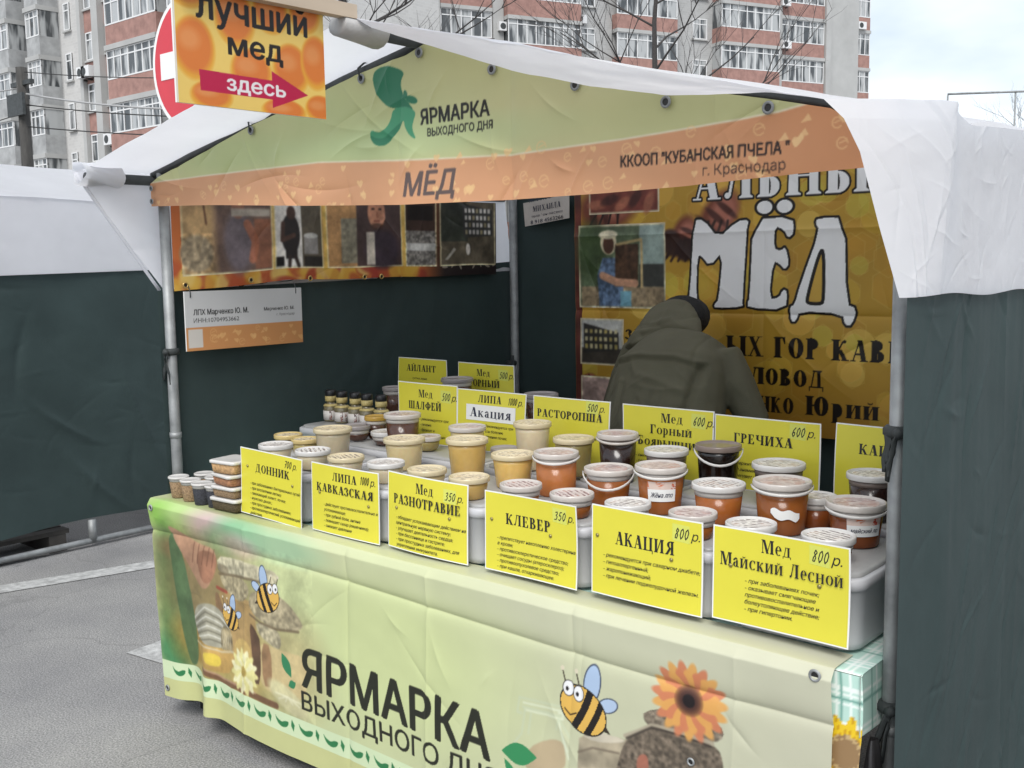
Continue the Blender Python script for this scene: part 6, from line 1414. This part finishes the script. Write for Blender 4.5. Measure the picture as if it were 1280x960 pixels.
# ================================================================== YELLOW PRICE SIGNS
M_pin = mat('pin_metal', (.35, .30, .12), .35, metal=.8)
def fit(P, xmax):
    x0 = min(q[:, 0].min() for q in P); x1 = max(q[:, 0].max() for q in P)
    if x1 > xmax:
        k = (xmax - x0) / (x1 - x0); P = [np.stack([x0 + (q[:, 0] - x0) * k, q[:, 1]], -1) for q in P]
    return P
def sign(key, x0, x1, zb, H, y, lean, heads, body, price, pins, label, notexy=None, yaw=0, dim=1.0, extra=None, roll=0):
    W = x1 - x0
    t = thing('price_sign', label, 'sign', ((x0 + x1) / 2, y, zb), 'yellow honey signs', (-lean, roll, yaw))
    rsg = random.Random(key); k1 = rsg.uniform(-.004, .011); k2 = rsg.uniform(-.006, .006); k3 = rsg.uniform(.0, .008) * rsg.choice((-1, 1))
    def cy(x, z): a_ = 2 * x / W; c_ = z / H - .4; return k1 * (a_ * a_ - .4) + k2 * c_ * c_ * 2 + k3 * a_ * c_ * c_ * 1.6
    b = MB(); N = 14; Mz = 8; m_ = .0032
    def gridf(x0_, x1_, z0_, z1_, dy_, mi, flip=False):
        vs = [(x0_ + (x1_ - x0_) * i / N, cy(x0_ + (x1_ - x0_) * i / N, z0_ + (z1_ - z0_) * j / Mz) + dy_, z0_ + (z1_ - z0_) * j / Mz) for j in range(Mz + 1) for i in range(N + 1)]
        fs = [(j * (N + 1) + i, j * (N + 1) + i + 1, (j + 1) * (N + 1) + i + 1, (j + 1) * (N + 1) + i) for j in range(Mz) for i in range(N)]
        b.add(vs, [f[::-1] for f in fs] if flip else fs, mi, True)
    gridf(-W / 2, W / 2, 0, H, -.0005, 0); gridf(-W / 2, W / 2, 0, H, .0012, 0, True); gridf(-W / 2 + m_, W / 2 - m_, m_, H - m_, -.0009, 1)
    b.build('sign_board', [M_wpaper, M_yellow], t)
    P = []
    for s_, u, v, h, wd in heads: P += serif(s_, -W / 2 + u * W, H * (1 - v), h * H, wd * W, 'c', .2)
    lettering('heading', P, M_ink, t, lambda x, z, d: (x, cy(x, z) - .0014 - d, z))
    if body:
        P = []
        for i, (s_, u, wd) in enumerate(body[1:]): P += fit(sans(s_, -W / 2 + u * W, H * (1 - body[0][0] - i * body[0][1]), H * .046, None, 0, .32), W * .96 / 2)
        P = P + [q + np.array((.00045, 0)) for q in P]
        lettering('small_print', P, M_ink, t, lambda x, z, d: (x, cy(x, z) - .0014 - d, z), 8e-5)
    if price:
        pr_, u, v, hh = price; px0, pz0 = -W / 2 + u * W, H * (1 - v); g = MB()
        g.add([(px0 - .004, cy(px0 - .004, pz0 - .006) - .0012, pz0 - .006), (px0 + .041, cy(px0 + .041, pz0 - .009) - .0012, pz0 - .009), (px0 + .041, cy(px0 + .041, pz0 + hh * H + .008) - .0012, pz0 + hh * H + .008), (px0 - .004, cy(px0 - .004, pz0 + hh * H + .010) - .0012, pz0 + hh * H + .010)], [(0, 1, 2, 3)])
        if pr_ not in ('700', '1000'): g.build('price_note', M_note, t)
        P = hand(pr_, px0, pz0, hh * H, .0128 if len(pr_) == 3 else .0098, .0023)
        P += [q for q in sans('р.', px0 + .044, pz0, hh * H * .9, None, 0, .3)]
        lettering('price', P, M_ink, t, lambda x, z, d: (x, cy(x, z) - .0017 - d, z), 1e-5)
    for u, v in pins:
        g = MB(); g.lathe([(.0012, -.0009), (.0046, -.0012), (.0050, -.0028), (.003, -.0046), (.0005, -.0050)], n=12)
        o = g.build('pin', M_pin, t); o.data.transform(Matrix.Translation((-W / 2 + u * W, cy(-W / 2 + u * W, H * (1 - v)), H * (1 - v))) @ Matrix.Rotation(-math.pi / 2, 4, 'X'))
    if extra: extra(t, W, H, cy)
    return t
B_ = lambda v0, dv, *L: [(v0, dv)] + [(s_, u, 0) for s_, u in L]
sign('don', .422, .750, .7965, .222, .047, .03, [('ДОННИК', .53, .33, .12, .56)], B_(.535, .075, ('- при заболеваниях бактериальных путей;', .16), ('- при воспалении легких;', .16), ('- снижающий холест. почки;', .16), ('- мужских дыхат.;', .16), ('- при простудных заболеваниях;', .16), ('- противоаллергический, успокаивающий', .16), ('  действие.', .16)), ('700', .72, .17, .10), ((.12, .27), (.86, .41)), 'yellow sign with the heading ДОННИК, leftmost of the front row', yaw=-.02, roll=.025)
sign('lip', .797, 1.108, .800, .214, .047, .02, [('ЛИПА', .52, .22, .12, .36), ('КАВКАЗСКАЯ', .51, .40, .12, .84)], B_(.60, .078, ('- действует противовоспалительно и', .20), ('  успокаивающе;', .20), ('- при зубной боли, ангине', .20), ('- повышает сахар (кишечника);', .20), ('- снижает давление', .20)), ('1000', .74, .20, .11), ((.14, .42), (.86, .49)), 'yellow sign with the heading ЛИПА КАВКАЗСКАЯ in the front row')
sign('raz', 1.142, 1.458, .803, .222, .047, .02, [('Мед', .50, .22, .13, .22), ('РАЗНОТРАВИЕ', .51, .40, .125, .84)], B_(.60, .072, ('- обладает успокаивающим действием на', .12), ('  центральную нервную систему;', .12), ('- улучшает деятельность сердца;', .12), ('- при бессоннице и гастрите;', .12), ('- при простудных заболеваниях, для', .12), ('  укрепления иммунитета.', .12)), ('350', .74, .235, .10), ((.13, .46), (.80, .46)), 'yellow sign with the heading Мед РАЗНОТРАВИЕ in the front row', roll=.01)
sign('klev', 1.528, 1.836, .808, .213, .047, .02, [('КЛЕВЕР', .48, .38, .135, .49)], B_(.585, .072, ('- препятствует накоплению холестерина', .14), ('  в крови;', .14), ('- противосклеротическое средство;', .14), ('- очищает сосуды (атеросклероз);', .14), ('- противоопухолевое средство;', .14), ('- при кашле, отхаркивающее.', .14)), ('350', .76, .21, .10), ((.08, .35), (.72, .42)), 'yellow sign with the heading КЛЕВЕР in the front row')
sign('aka', 1.876, 2.187, .812, .220, .047, .02, [('АКАЦИЯ', .50, .40, .145, .53)], B_(.56, .078, ('- рекомендуется при сахарном диабете;', .12), ('- гипоаллергенный;', .12), ('- жаропонижающий;', .12), ('- при лечении поджелудочной железы.', .12)), ('800', .76, .21, .11), ((.06, .34), (.74, .45)), 'yellow sign with the heading АКАЦИЯ in the front row')
sign('may', 2.214, 2.532, .820, .213, .047, .02, [('Мед', .48, .21, .14, .22), ('Майский Лесной', .51, .405, .14, .90)], B_(.55, .074, ('- при заболеваниях почек;', .25), ('- оказывает смягчающее', .25), ('  противовоспалительное и', .25), ('  болеутоляющее действие;', .25), ('- при гипертонии.', .25)), ('800', .73, .20, .12), ((.14, .40), (.79, .44)), 'large yellow sign with the heading Мед Майский Лесной, nearest the right pole')
yb = .60
sign('shalf', .606, .897, .989, .212, yb, .04, [('Мед', .50, .24, .13, .24), ('ШАЛФЕЙ', .48, .44, .13, .56)], B_(.62, .09, ('- рекомендуется при', .40), ('- печени;', .40), ('- бронхит и', .40), ('- женский болезни', .40)), ('500', .76, .26, .12), (), 'yellow sign with the heading Мед ШАЛФЕЙ in the second row')
def strip(t, W, H, cy):
    g = MB(); n = 10
    for i in range(n):
        xa, xb = -W * .36 + W * .72 * i / n, -W * .36 + W * .72 * (i + 1) / n
        g.add([(xa, cy(xa, H * .5) - .0024, H * .50), (xb, cy(xb, H * .5) - .0024, H * .50), (xb, cy(xb, H * .76) - .0024, H * .76), (xa, cy(xa, H * .76) - .0024, H * .76)], [(0, 1, 2, 3)], 0, True)
    o = g.build('paper_strip', M_wpaper, t)
    lettering('strip_lettering', serif('Акация', 0, H * .56, .15 * H, W * .60, 'c', .2), M_inkblue, o, lambda x, z, d: (x, cy(x, z) - .0029 - d, z))
sign('akac', .902, 1.205, .989, .205, yb, .04, [('ЛИПА', .48, .20, .12, .34)], B_(.60, .085, ('Рекомендуется при', .42), ('  сон болезни;', .42), ('  лечение почек;', .42)), ('1000', .74, .2, .11), (), 'yellow sign with a white paper strip reading Акация in the second row', extra=strip)
sign('rast', 1.235, 1.534, .989, .205, yb, .04, [('РАСТОРОПША', .49, .32, .12, .86)], B_(.6, .09, ('- при болезни печени;', .5), ('- простуда;', .5), ('- для сосудов', .5)), ('500', .72, .17, .11), (), 'yellow sign with the heading РАСТОРОПША in the second row')
sign('boyar', 1.586, 1.893, .988, .206, yb, .04, [('Мед', .56, .22, .13, .24), ('Горный', .55, .39, .13, .46), ('Боярышник', .54, .56, .13, .72)], B_(.74, .08, ('- снижает давление;', .16), ('- сердечный ритм', .16), ('- успокаивает', .16)), ('600', .78, .22, .12), (), 'yellow sign with the heading Мед Горный Боярышник in the second row')
sign('grech', 1.895, 2.210, .985, .203, yb, .04, [('ГРЕЧИХА', .48, .36, .13, .56)], B_(.66, .085, ('- содержит железо;', .16), ('- при анемии (малокровии);', .16), ('- укрепляет кровеносные сосуды', .16)), ('600', .74, .20, .12), (), 'yellow sign with the heading ГРЕЧИХА in the second row')
sign('kash', 2.247, 2.55, .988, .206, yb, .04, [('КАШТАН', .50, .36, .13, .56)], None, None, (), 'yellow sign cut off by the right pole in the second row')
sign('ayl', .185, .468, 1.031, .205, 1.0, .03, [('АЙЛАНТ', .48, .26, .13, .60)], B_(.42, .12, ('густые зерна', .30), ('- противо диабет', .06)), None, (), 'shaded yellow sign with the heading АЙЛАНТ at the back')
sign('gor', .522, .815, 1.031, .202, 1.0, .03, [('Мед', .49, .24, .13, .24), ('ГОРНЫЙ', .50, .44, .13, .54)], B_(.56, .1, ('- высоко', .30),), ('500', .76, .26, .12), (), 'shaded yellow sign with the heading Мед ГОРНЫЙ at the back')

# ================================================================== THE SELLER, bent over with his back to us
M_skin = mat('skin', (.50, .29, .21), .55, 20, .06, sss=.1); M_jacket = mat('khaki_jacket', (.098, .092, .057), .8, 5, .12, bscale=260, bstr=.25); M_trs = mat('dark_trousers', (.03, .032, .038), .8, 8, .15); M_hair = mat('black_knit', (.010, .010, .011), .85, 60, .3, bscale=120, bstr=.6); M_shoe = mat('shoe', (.03, .028, .026), .5)
def fuse(name, mb, m, parent, off, vox, smooth=6, disp=None):
    me = D.meshes.new('t'); me.from_pydata([tuple(v) for v in mb.v], [], mb.f); ob = D.objects.new('t', me); COL.objects.link(ob)
    r = ob.modifiers.new('r', 'REMESH'); r.mode = 'VOXEL'; r.voxel_size = vox
    if smooth: sm = ob.modifiers.new('s', 'SMOOTH'); sm.iterations = smooth; sm.factor = .5
    dg = bpy.context.evaluated_depsgraph_get(); dg.update(); m2 = D.meshes.new_from_object(ob.evaluated_get(dg)); D.objects.remove(ob)
    if disp:
        n_ = len(m2.vertices); co = np.zeros(n_ * 3, np.float32); no_ = np.zeros(n_ * 3, np.float32); m2.vertices.foreach_get('co', co); m2.vertices.foreach_get('normal', no_)
        co = co.reshape(-1, 3); no_ = no_.reshape(-1, 3); co += no_ * disp(co)[:, None]; m2.vertices.foreach_set('co', co.reshape(-1))
    m2.transform(Matrix.Translation(-Vector(off))); m2.name = name; m2.materials.clear(); m2.materials.append(m)
    m2.polygons.foreach_set('use_smooth', np.ones(len(m2.polygons), bool)); m2.update()
    o = D.objects.new(name, m2); COL.objects.link(o)
    if parent: o.parent = parent
    return o
PX = 1.195
PE = (PX, 1.42, 0)
hip, ch_, nk, hd = Vector((PX + .02, 1.36, .93)), Vector((PX, 1.50, 1.20)), Vector((PX - .050, 1.60, 1.322)), Vector((PX - .110, 1.715, 1.352))
shL, shR = Vector((PX - .190, 1.565, 1.262)), Vector((PX + .185, 1.565, 1.256))
elL, elR = Vector((PX - .305, 1.55, 1.01)), Vector((PX + .325, 1.55, 1.02)); haL, haR = Vector((PX - .20, 1.76, .93)), Vector((PX + .19, 1.76, .93))
def limbs(b, k, hands=True):
    for s_, e_, h_ in ((shL, elL, haL), (shR, elR, haR)):
        b.loft([s_ + (s_ - e_) * .05, s_, s_.lerp(e_, .5), e_, e_.lerp(h_, .4), e_.lerp(h_, .93)], [.020 * k, .050 * k, .050 * k, .043 * k, .042 * k, .030 * k], (0, 0, 1) if False else (1, .2, .1), 14)
b = MB()
b.loft([hip + Vector((0, -.03, -.14)), hip, hip.lerp(ch_, .5), ch_, ch_.lerp(nk, .7), nk], [(.12, .09), (.165, .125), (.150, .11), (.180, .125), (.13, .09), (.055, .055)], n=20)
b.loft([nk - Vector((0, .05, .05)), nk, hd], [.055, .052, .05], n=14)
hv = Vector((-.05, .55, -.35)).normalized(); up_v = Vector((0, .5, .8))
b.loft([hd - Vector((.01, .055, .06)), hd - Vector((.005, .05, .01)), hd + Vector((0, .01, .04)), hd + Vector((0, .08, .045)), hd + Vector((0, .125, .0))], [.050, .066, .074, .066, .035], n=18)
b.loft([hd + Vector((0, .10, -.045)), hd + Vector((0, .135, -.07))], [.018, .008], n=8)
for sg in (-1, 1): b.loft([hd + Vector((sg * .078, .01, -.02)), hd + Vector((sg * .092, .0, .0))], [(.02, .03), (.012, .022)], (0, 0, 1), 8)
limbs(b, 1.0)
for sg, h_, e_ in ((-1, haL, elL), (1, haR, elR)):
    d_ = (h_ - e_).normalized(); sd = Vector((1, 0, 0)) - d_ * d_.x; sd.normalize(); b.loft([e_.lerp(h_, .9), h_, h_ + d_ * .07], [(.022, .03), (.042, .018), (.040, .014)], sd, 12)
    for k, L_f in enumerate((.062, .075, .070, .055)):
        p0 = h_ + d_ * .06 + sd * (-.03 + .02 * k); b.tube([p0, p0 + d_ * L_f * .5 + Vector((0, 0, -.006)), p0 + d_ * L_f * .85 + Vector((0, 0, -.022))], [.0095, .0085, .007], 8)
    p0 = h_ + sd * (-sg * .030); b.tube([p0, p0 + d_ * .03 + sd * (-sg * .022), p0 + d_ * .06 + sd * (-sg * .026) + Vector((0, 0, -.008))], [.012, .010, .008], 8)
for sg in (-1, 1):
    b.loft([hip + Vector((sg * .085, .0, -.02)), Vector((PX + .02 + sg * .10, 1.40, .50)), Vector((PX + .02 + sg * .11, 1.37, .10)), Vector((PX + .02 + sg * .11, 1.37, .04))], [.092, .058, .042, .045], n=14)
person = fuse('person', b, M_skin, None, PE, .0085, 3)
person.location = PE
tag(person, 'seller in a khaki hooded jacket and black cap bending over with the back turned', 'person')
# jacket
b = MB()
b.loft([hip + Vector((0, -.05, -.19)), hip + Vector((0, -.02, -.02)), hip.lerp(ch_, .5), ch_, ch_.lerp(nk, .45), nk + Vector((0, -.01, -.01))], [(.245, .17), (.262, .175), (.250, .165), (.235, .160), (.195, .125), (.095, .08)], n=24)
b.loft([shL + Vector((-.02, 0, -.035)), shL + Vector((.06, .01, .0)), nk + Vector((0, 0, -.01)), shR + Vector((-.06, .01, .0)), shR + Vector((.02, 0, -.035))], [(.045, .042), (.072, .062), (.09, .075), (.072, .062), (.045, .042)], (0, 1, 0), 14)
limbs(b, 1.42)
def groove(x, z, pts, w_, a_):
    d = np.full(x.shape, 9.0)
    for (ax, az), (bx_, bz_) in zip(pts[:-1], pts[1:]):
        L = (bx_ - ax) ** 2 + (bz_ - az) ** 2; t_ = np.clip(((x - ax) * (bx_ - ax) + (z - az) * (bz_ - az)) / L, 0, 1); d = np.minimum(d, np.hypot(x - ax - t_ * (bx_ - ax), z - az - t_ * (bz_ - az)))
    return a_ * np.exp(-(d / w_) ** 2)
def folds(co):
    x, y, z = co[:, 0].astype(float) - PX, co[:, 1].astype(float), co[:, 2].astype(float)
    d = .012 * fbm(x * 7 + 3, z * 9, 31) + creases(x, z, 34, 6, .007, .008, .08, .28)
    d += groove(x, z, [(-.20, 1.22), (-.175, 1.12), (-.185, 1.0)], .016, -.020) + groove(x, z, [(.19, 1.22), (.185, 1.12), (.20, 1.0)], .016, -.018)
    d += groove(x, z, [(-.17, 1.235), (-.05, 1.262), (.10, 1.262), (.19, 1.235)], .010, .008) + groove(x, z, [(-.17, 1.222), (-.05, 1.248), (.10, 1.248), (.19, 1.222)], .008, -.007)
    d += groove(x, z, [(-.10, 1.15), (-.085, 1.06), (-.09, 1.0)], .010, -.009) + groove(x, z, [(-.115, 1.16), (-.10, 1.07), (-.10, 1.0)], .012, .008) + groove(x, z, [(-.02, 1.19), (.08, 1.17), (.17, 1.13)], .012, .007) + groove(x, z, [(.0, 1.10), (.10, 1.07), (.18, 1.08)], .012, -.006)
    return d
fuse('jacket', b, M_jacket, person, PE, .0075, 16, folds)
# hood lying between the shoulders, gathered up behind the cap
b = MB()
b.loft([nk + Vector((.0, -.105, -.052)), nk + Vector((.0, -.098, -.040)), nk + Vector((-.005, -.062, .002)), nk + Vector((-.018, -.012, .048)), nk + Vector((-.036, .035, .082)), nk + Vector((-.048, .075, .100)), nk + Vector((-.052, .095, .102))], [(.120, .018), (.168, .040), (.160, .058), (.130, .062), (.102, .058), (.078, .042), (.05, .02)], n=22)
b.loft([nk + Vector((-.185, -.045, -.075)), nk + Vector((-.10, -.10, -.045)), nk + Vector((0, -.118, -.040)), nk + Vector((.10, -.10, -.045)), nk + Vector((.20, -.045, -.080))], [.010, .018, .020, .018, .010], (0, 0, 1), 10)
def hfold(co):
    x, z = co[:, 0].astype(float) - PX, co[:, 2].astype(float)
    return .008 * fbm(x * 14, z * 16, 3) + creases(x, z, 22, 9, .006, .006, .06, .2) + groove(x, z, [(-.14, 1.325), (-.02, 1.355), (.10, 1.325)], .010, -.008) + groove(x, z, [(-.10, 1.37), (-.02, 1.392), (.05, 1.36)], .009, .006)
fuse('hood', b, M_jacket, person, PE, .0065, 4, hfold)
b = MB(); b.loft([hd + Vector((.02, -.075, .0)), hd + Vector((.008, -.03, .030)), hd + Vector((.006, .03, .034)), hd + Vector((.006, .085, .028)), hd + Vector((.006, .128, .010))], [(.088, .040), (.106, .076), (.110, .090), (.100, .082), (.06, .05)], n=18)
fuse('cap', b, M_hair, person, PE, .007, 4)
b = MB()
b.loft([hip + Vector((0, -.02, .02)), hip + Vector((0, -.02, -.15))], [(.175, .135), (.175, .13)], n=18)
for sg in (-1, 1): b.loft([hip + Vector((sg * .085, -.005, -.02)), Vector((PX + .02 + sg * .10, 1.40, .50)), Vector((PX + .02 + sg * .11, 1.37, .06))], [.112, .082, .072], n=14)
fuse('trousers', b, M_trs, person, PE, .010, 4)
for sg in (-1, 1):
    b = MB(); b.loft([Vector((PX + .02 + sg * .11, 1.30, .045)), Vector((PX + .02 + sg * .11, 1.38, .05)), Vector((PX + .02 + sg * .115, 1.50, .04)), Vector((PX + .02 + sg * .12, 1.58, .028))], [(.038, .042), (.048, .049), (.050, .038), (.03, .026)], n=14); b.build('shoe', M_shoe, person, PE)
# crate the seller is reaching into
M_crate = mat('cardboard', (.34, .24, .14), .8, 6, .15)
kr = thing('cardboard_box', 'open cardboard box on the ground behind the table that the seller reaches into', 'box', (1.25, 1.79, 0)); KO = (1.25, 1.79, 0)
b = MB(); b.box((.97, 1.64, .001), (1.53, 1.645, .86)); b.box((.97, 1.935, .001), (1.53, 1.94, .86)); b.box((.97, 1.6455, .001), (.975, 1.9345, .86)); b.box((1.525, 1.6455, .001), (1.53, 1.9345, .86)); b.box((.976, 1.646, .60), (1.524, 1.934, .61))
b.build('carton', M_crate, kr, KO)
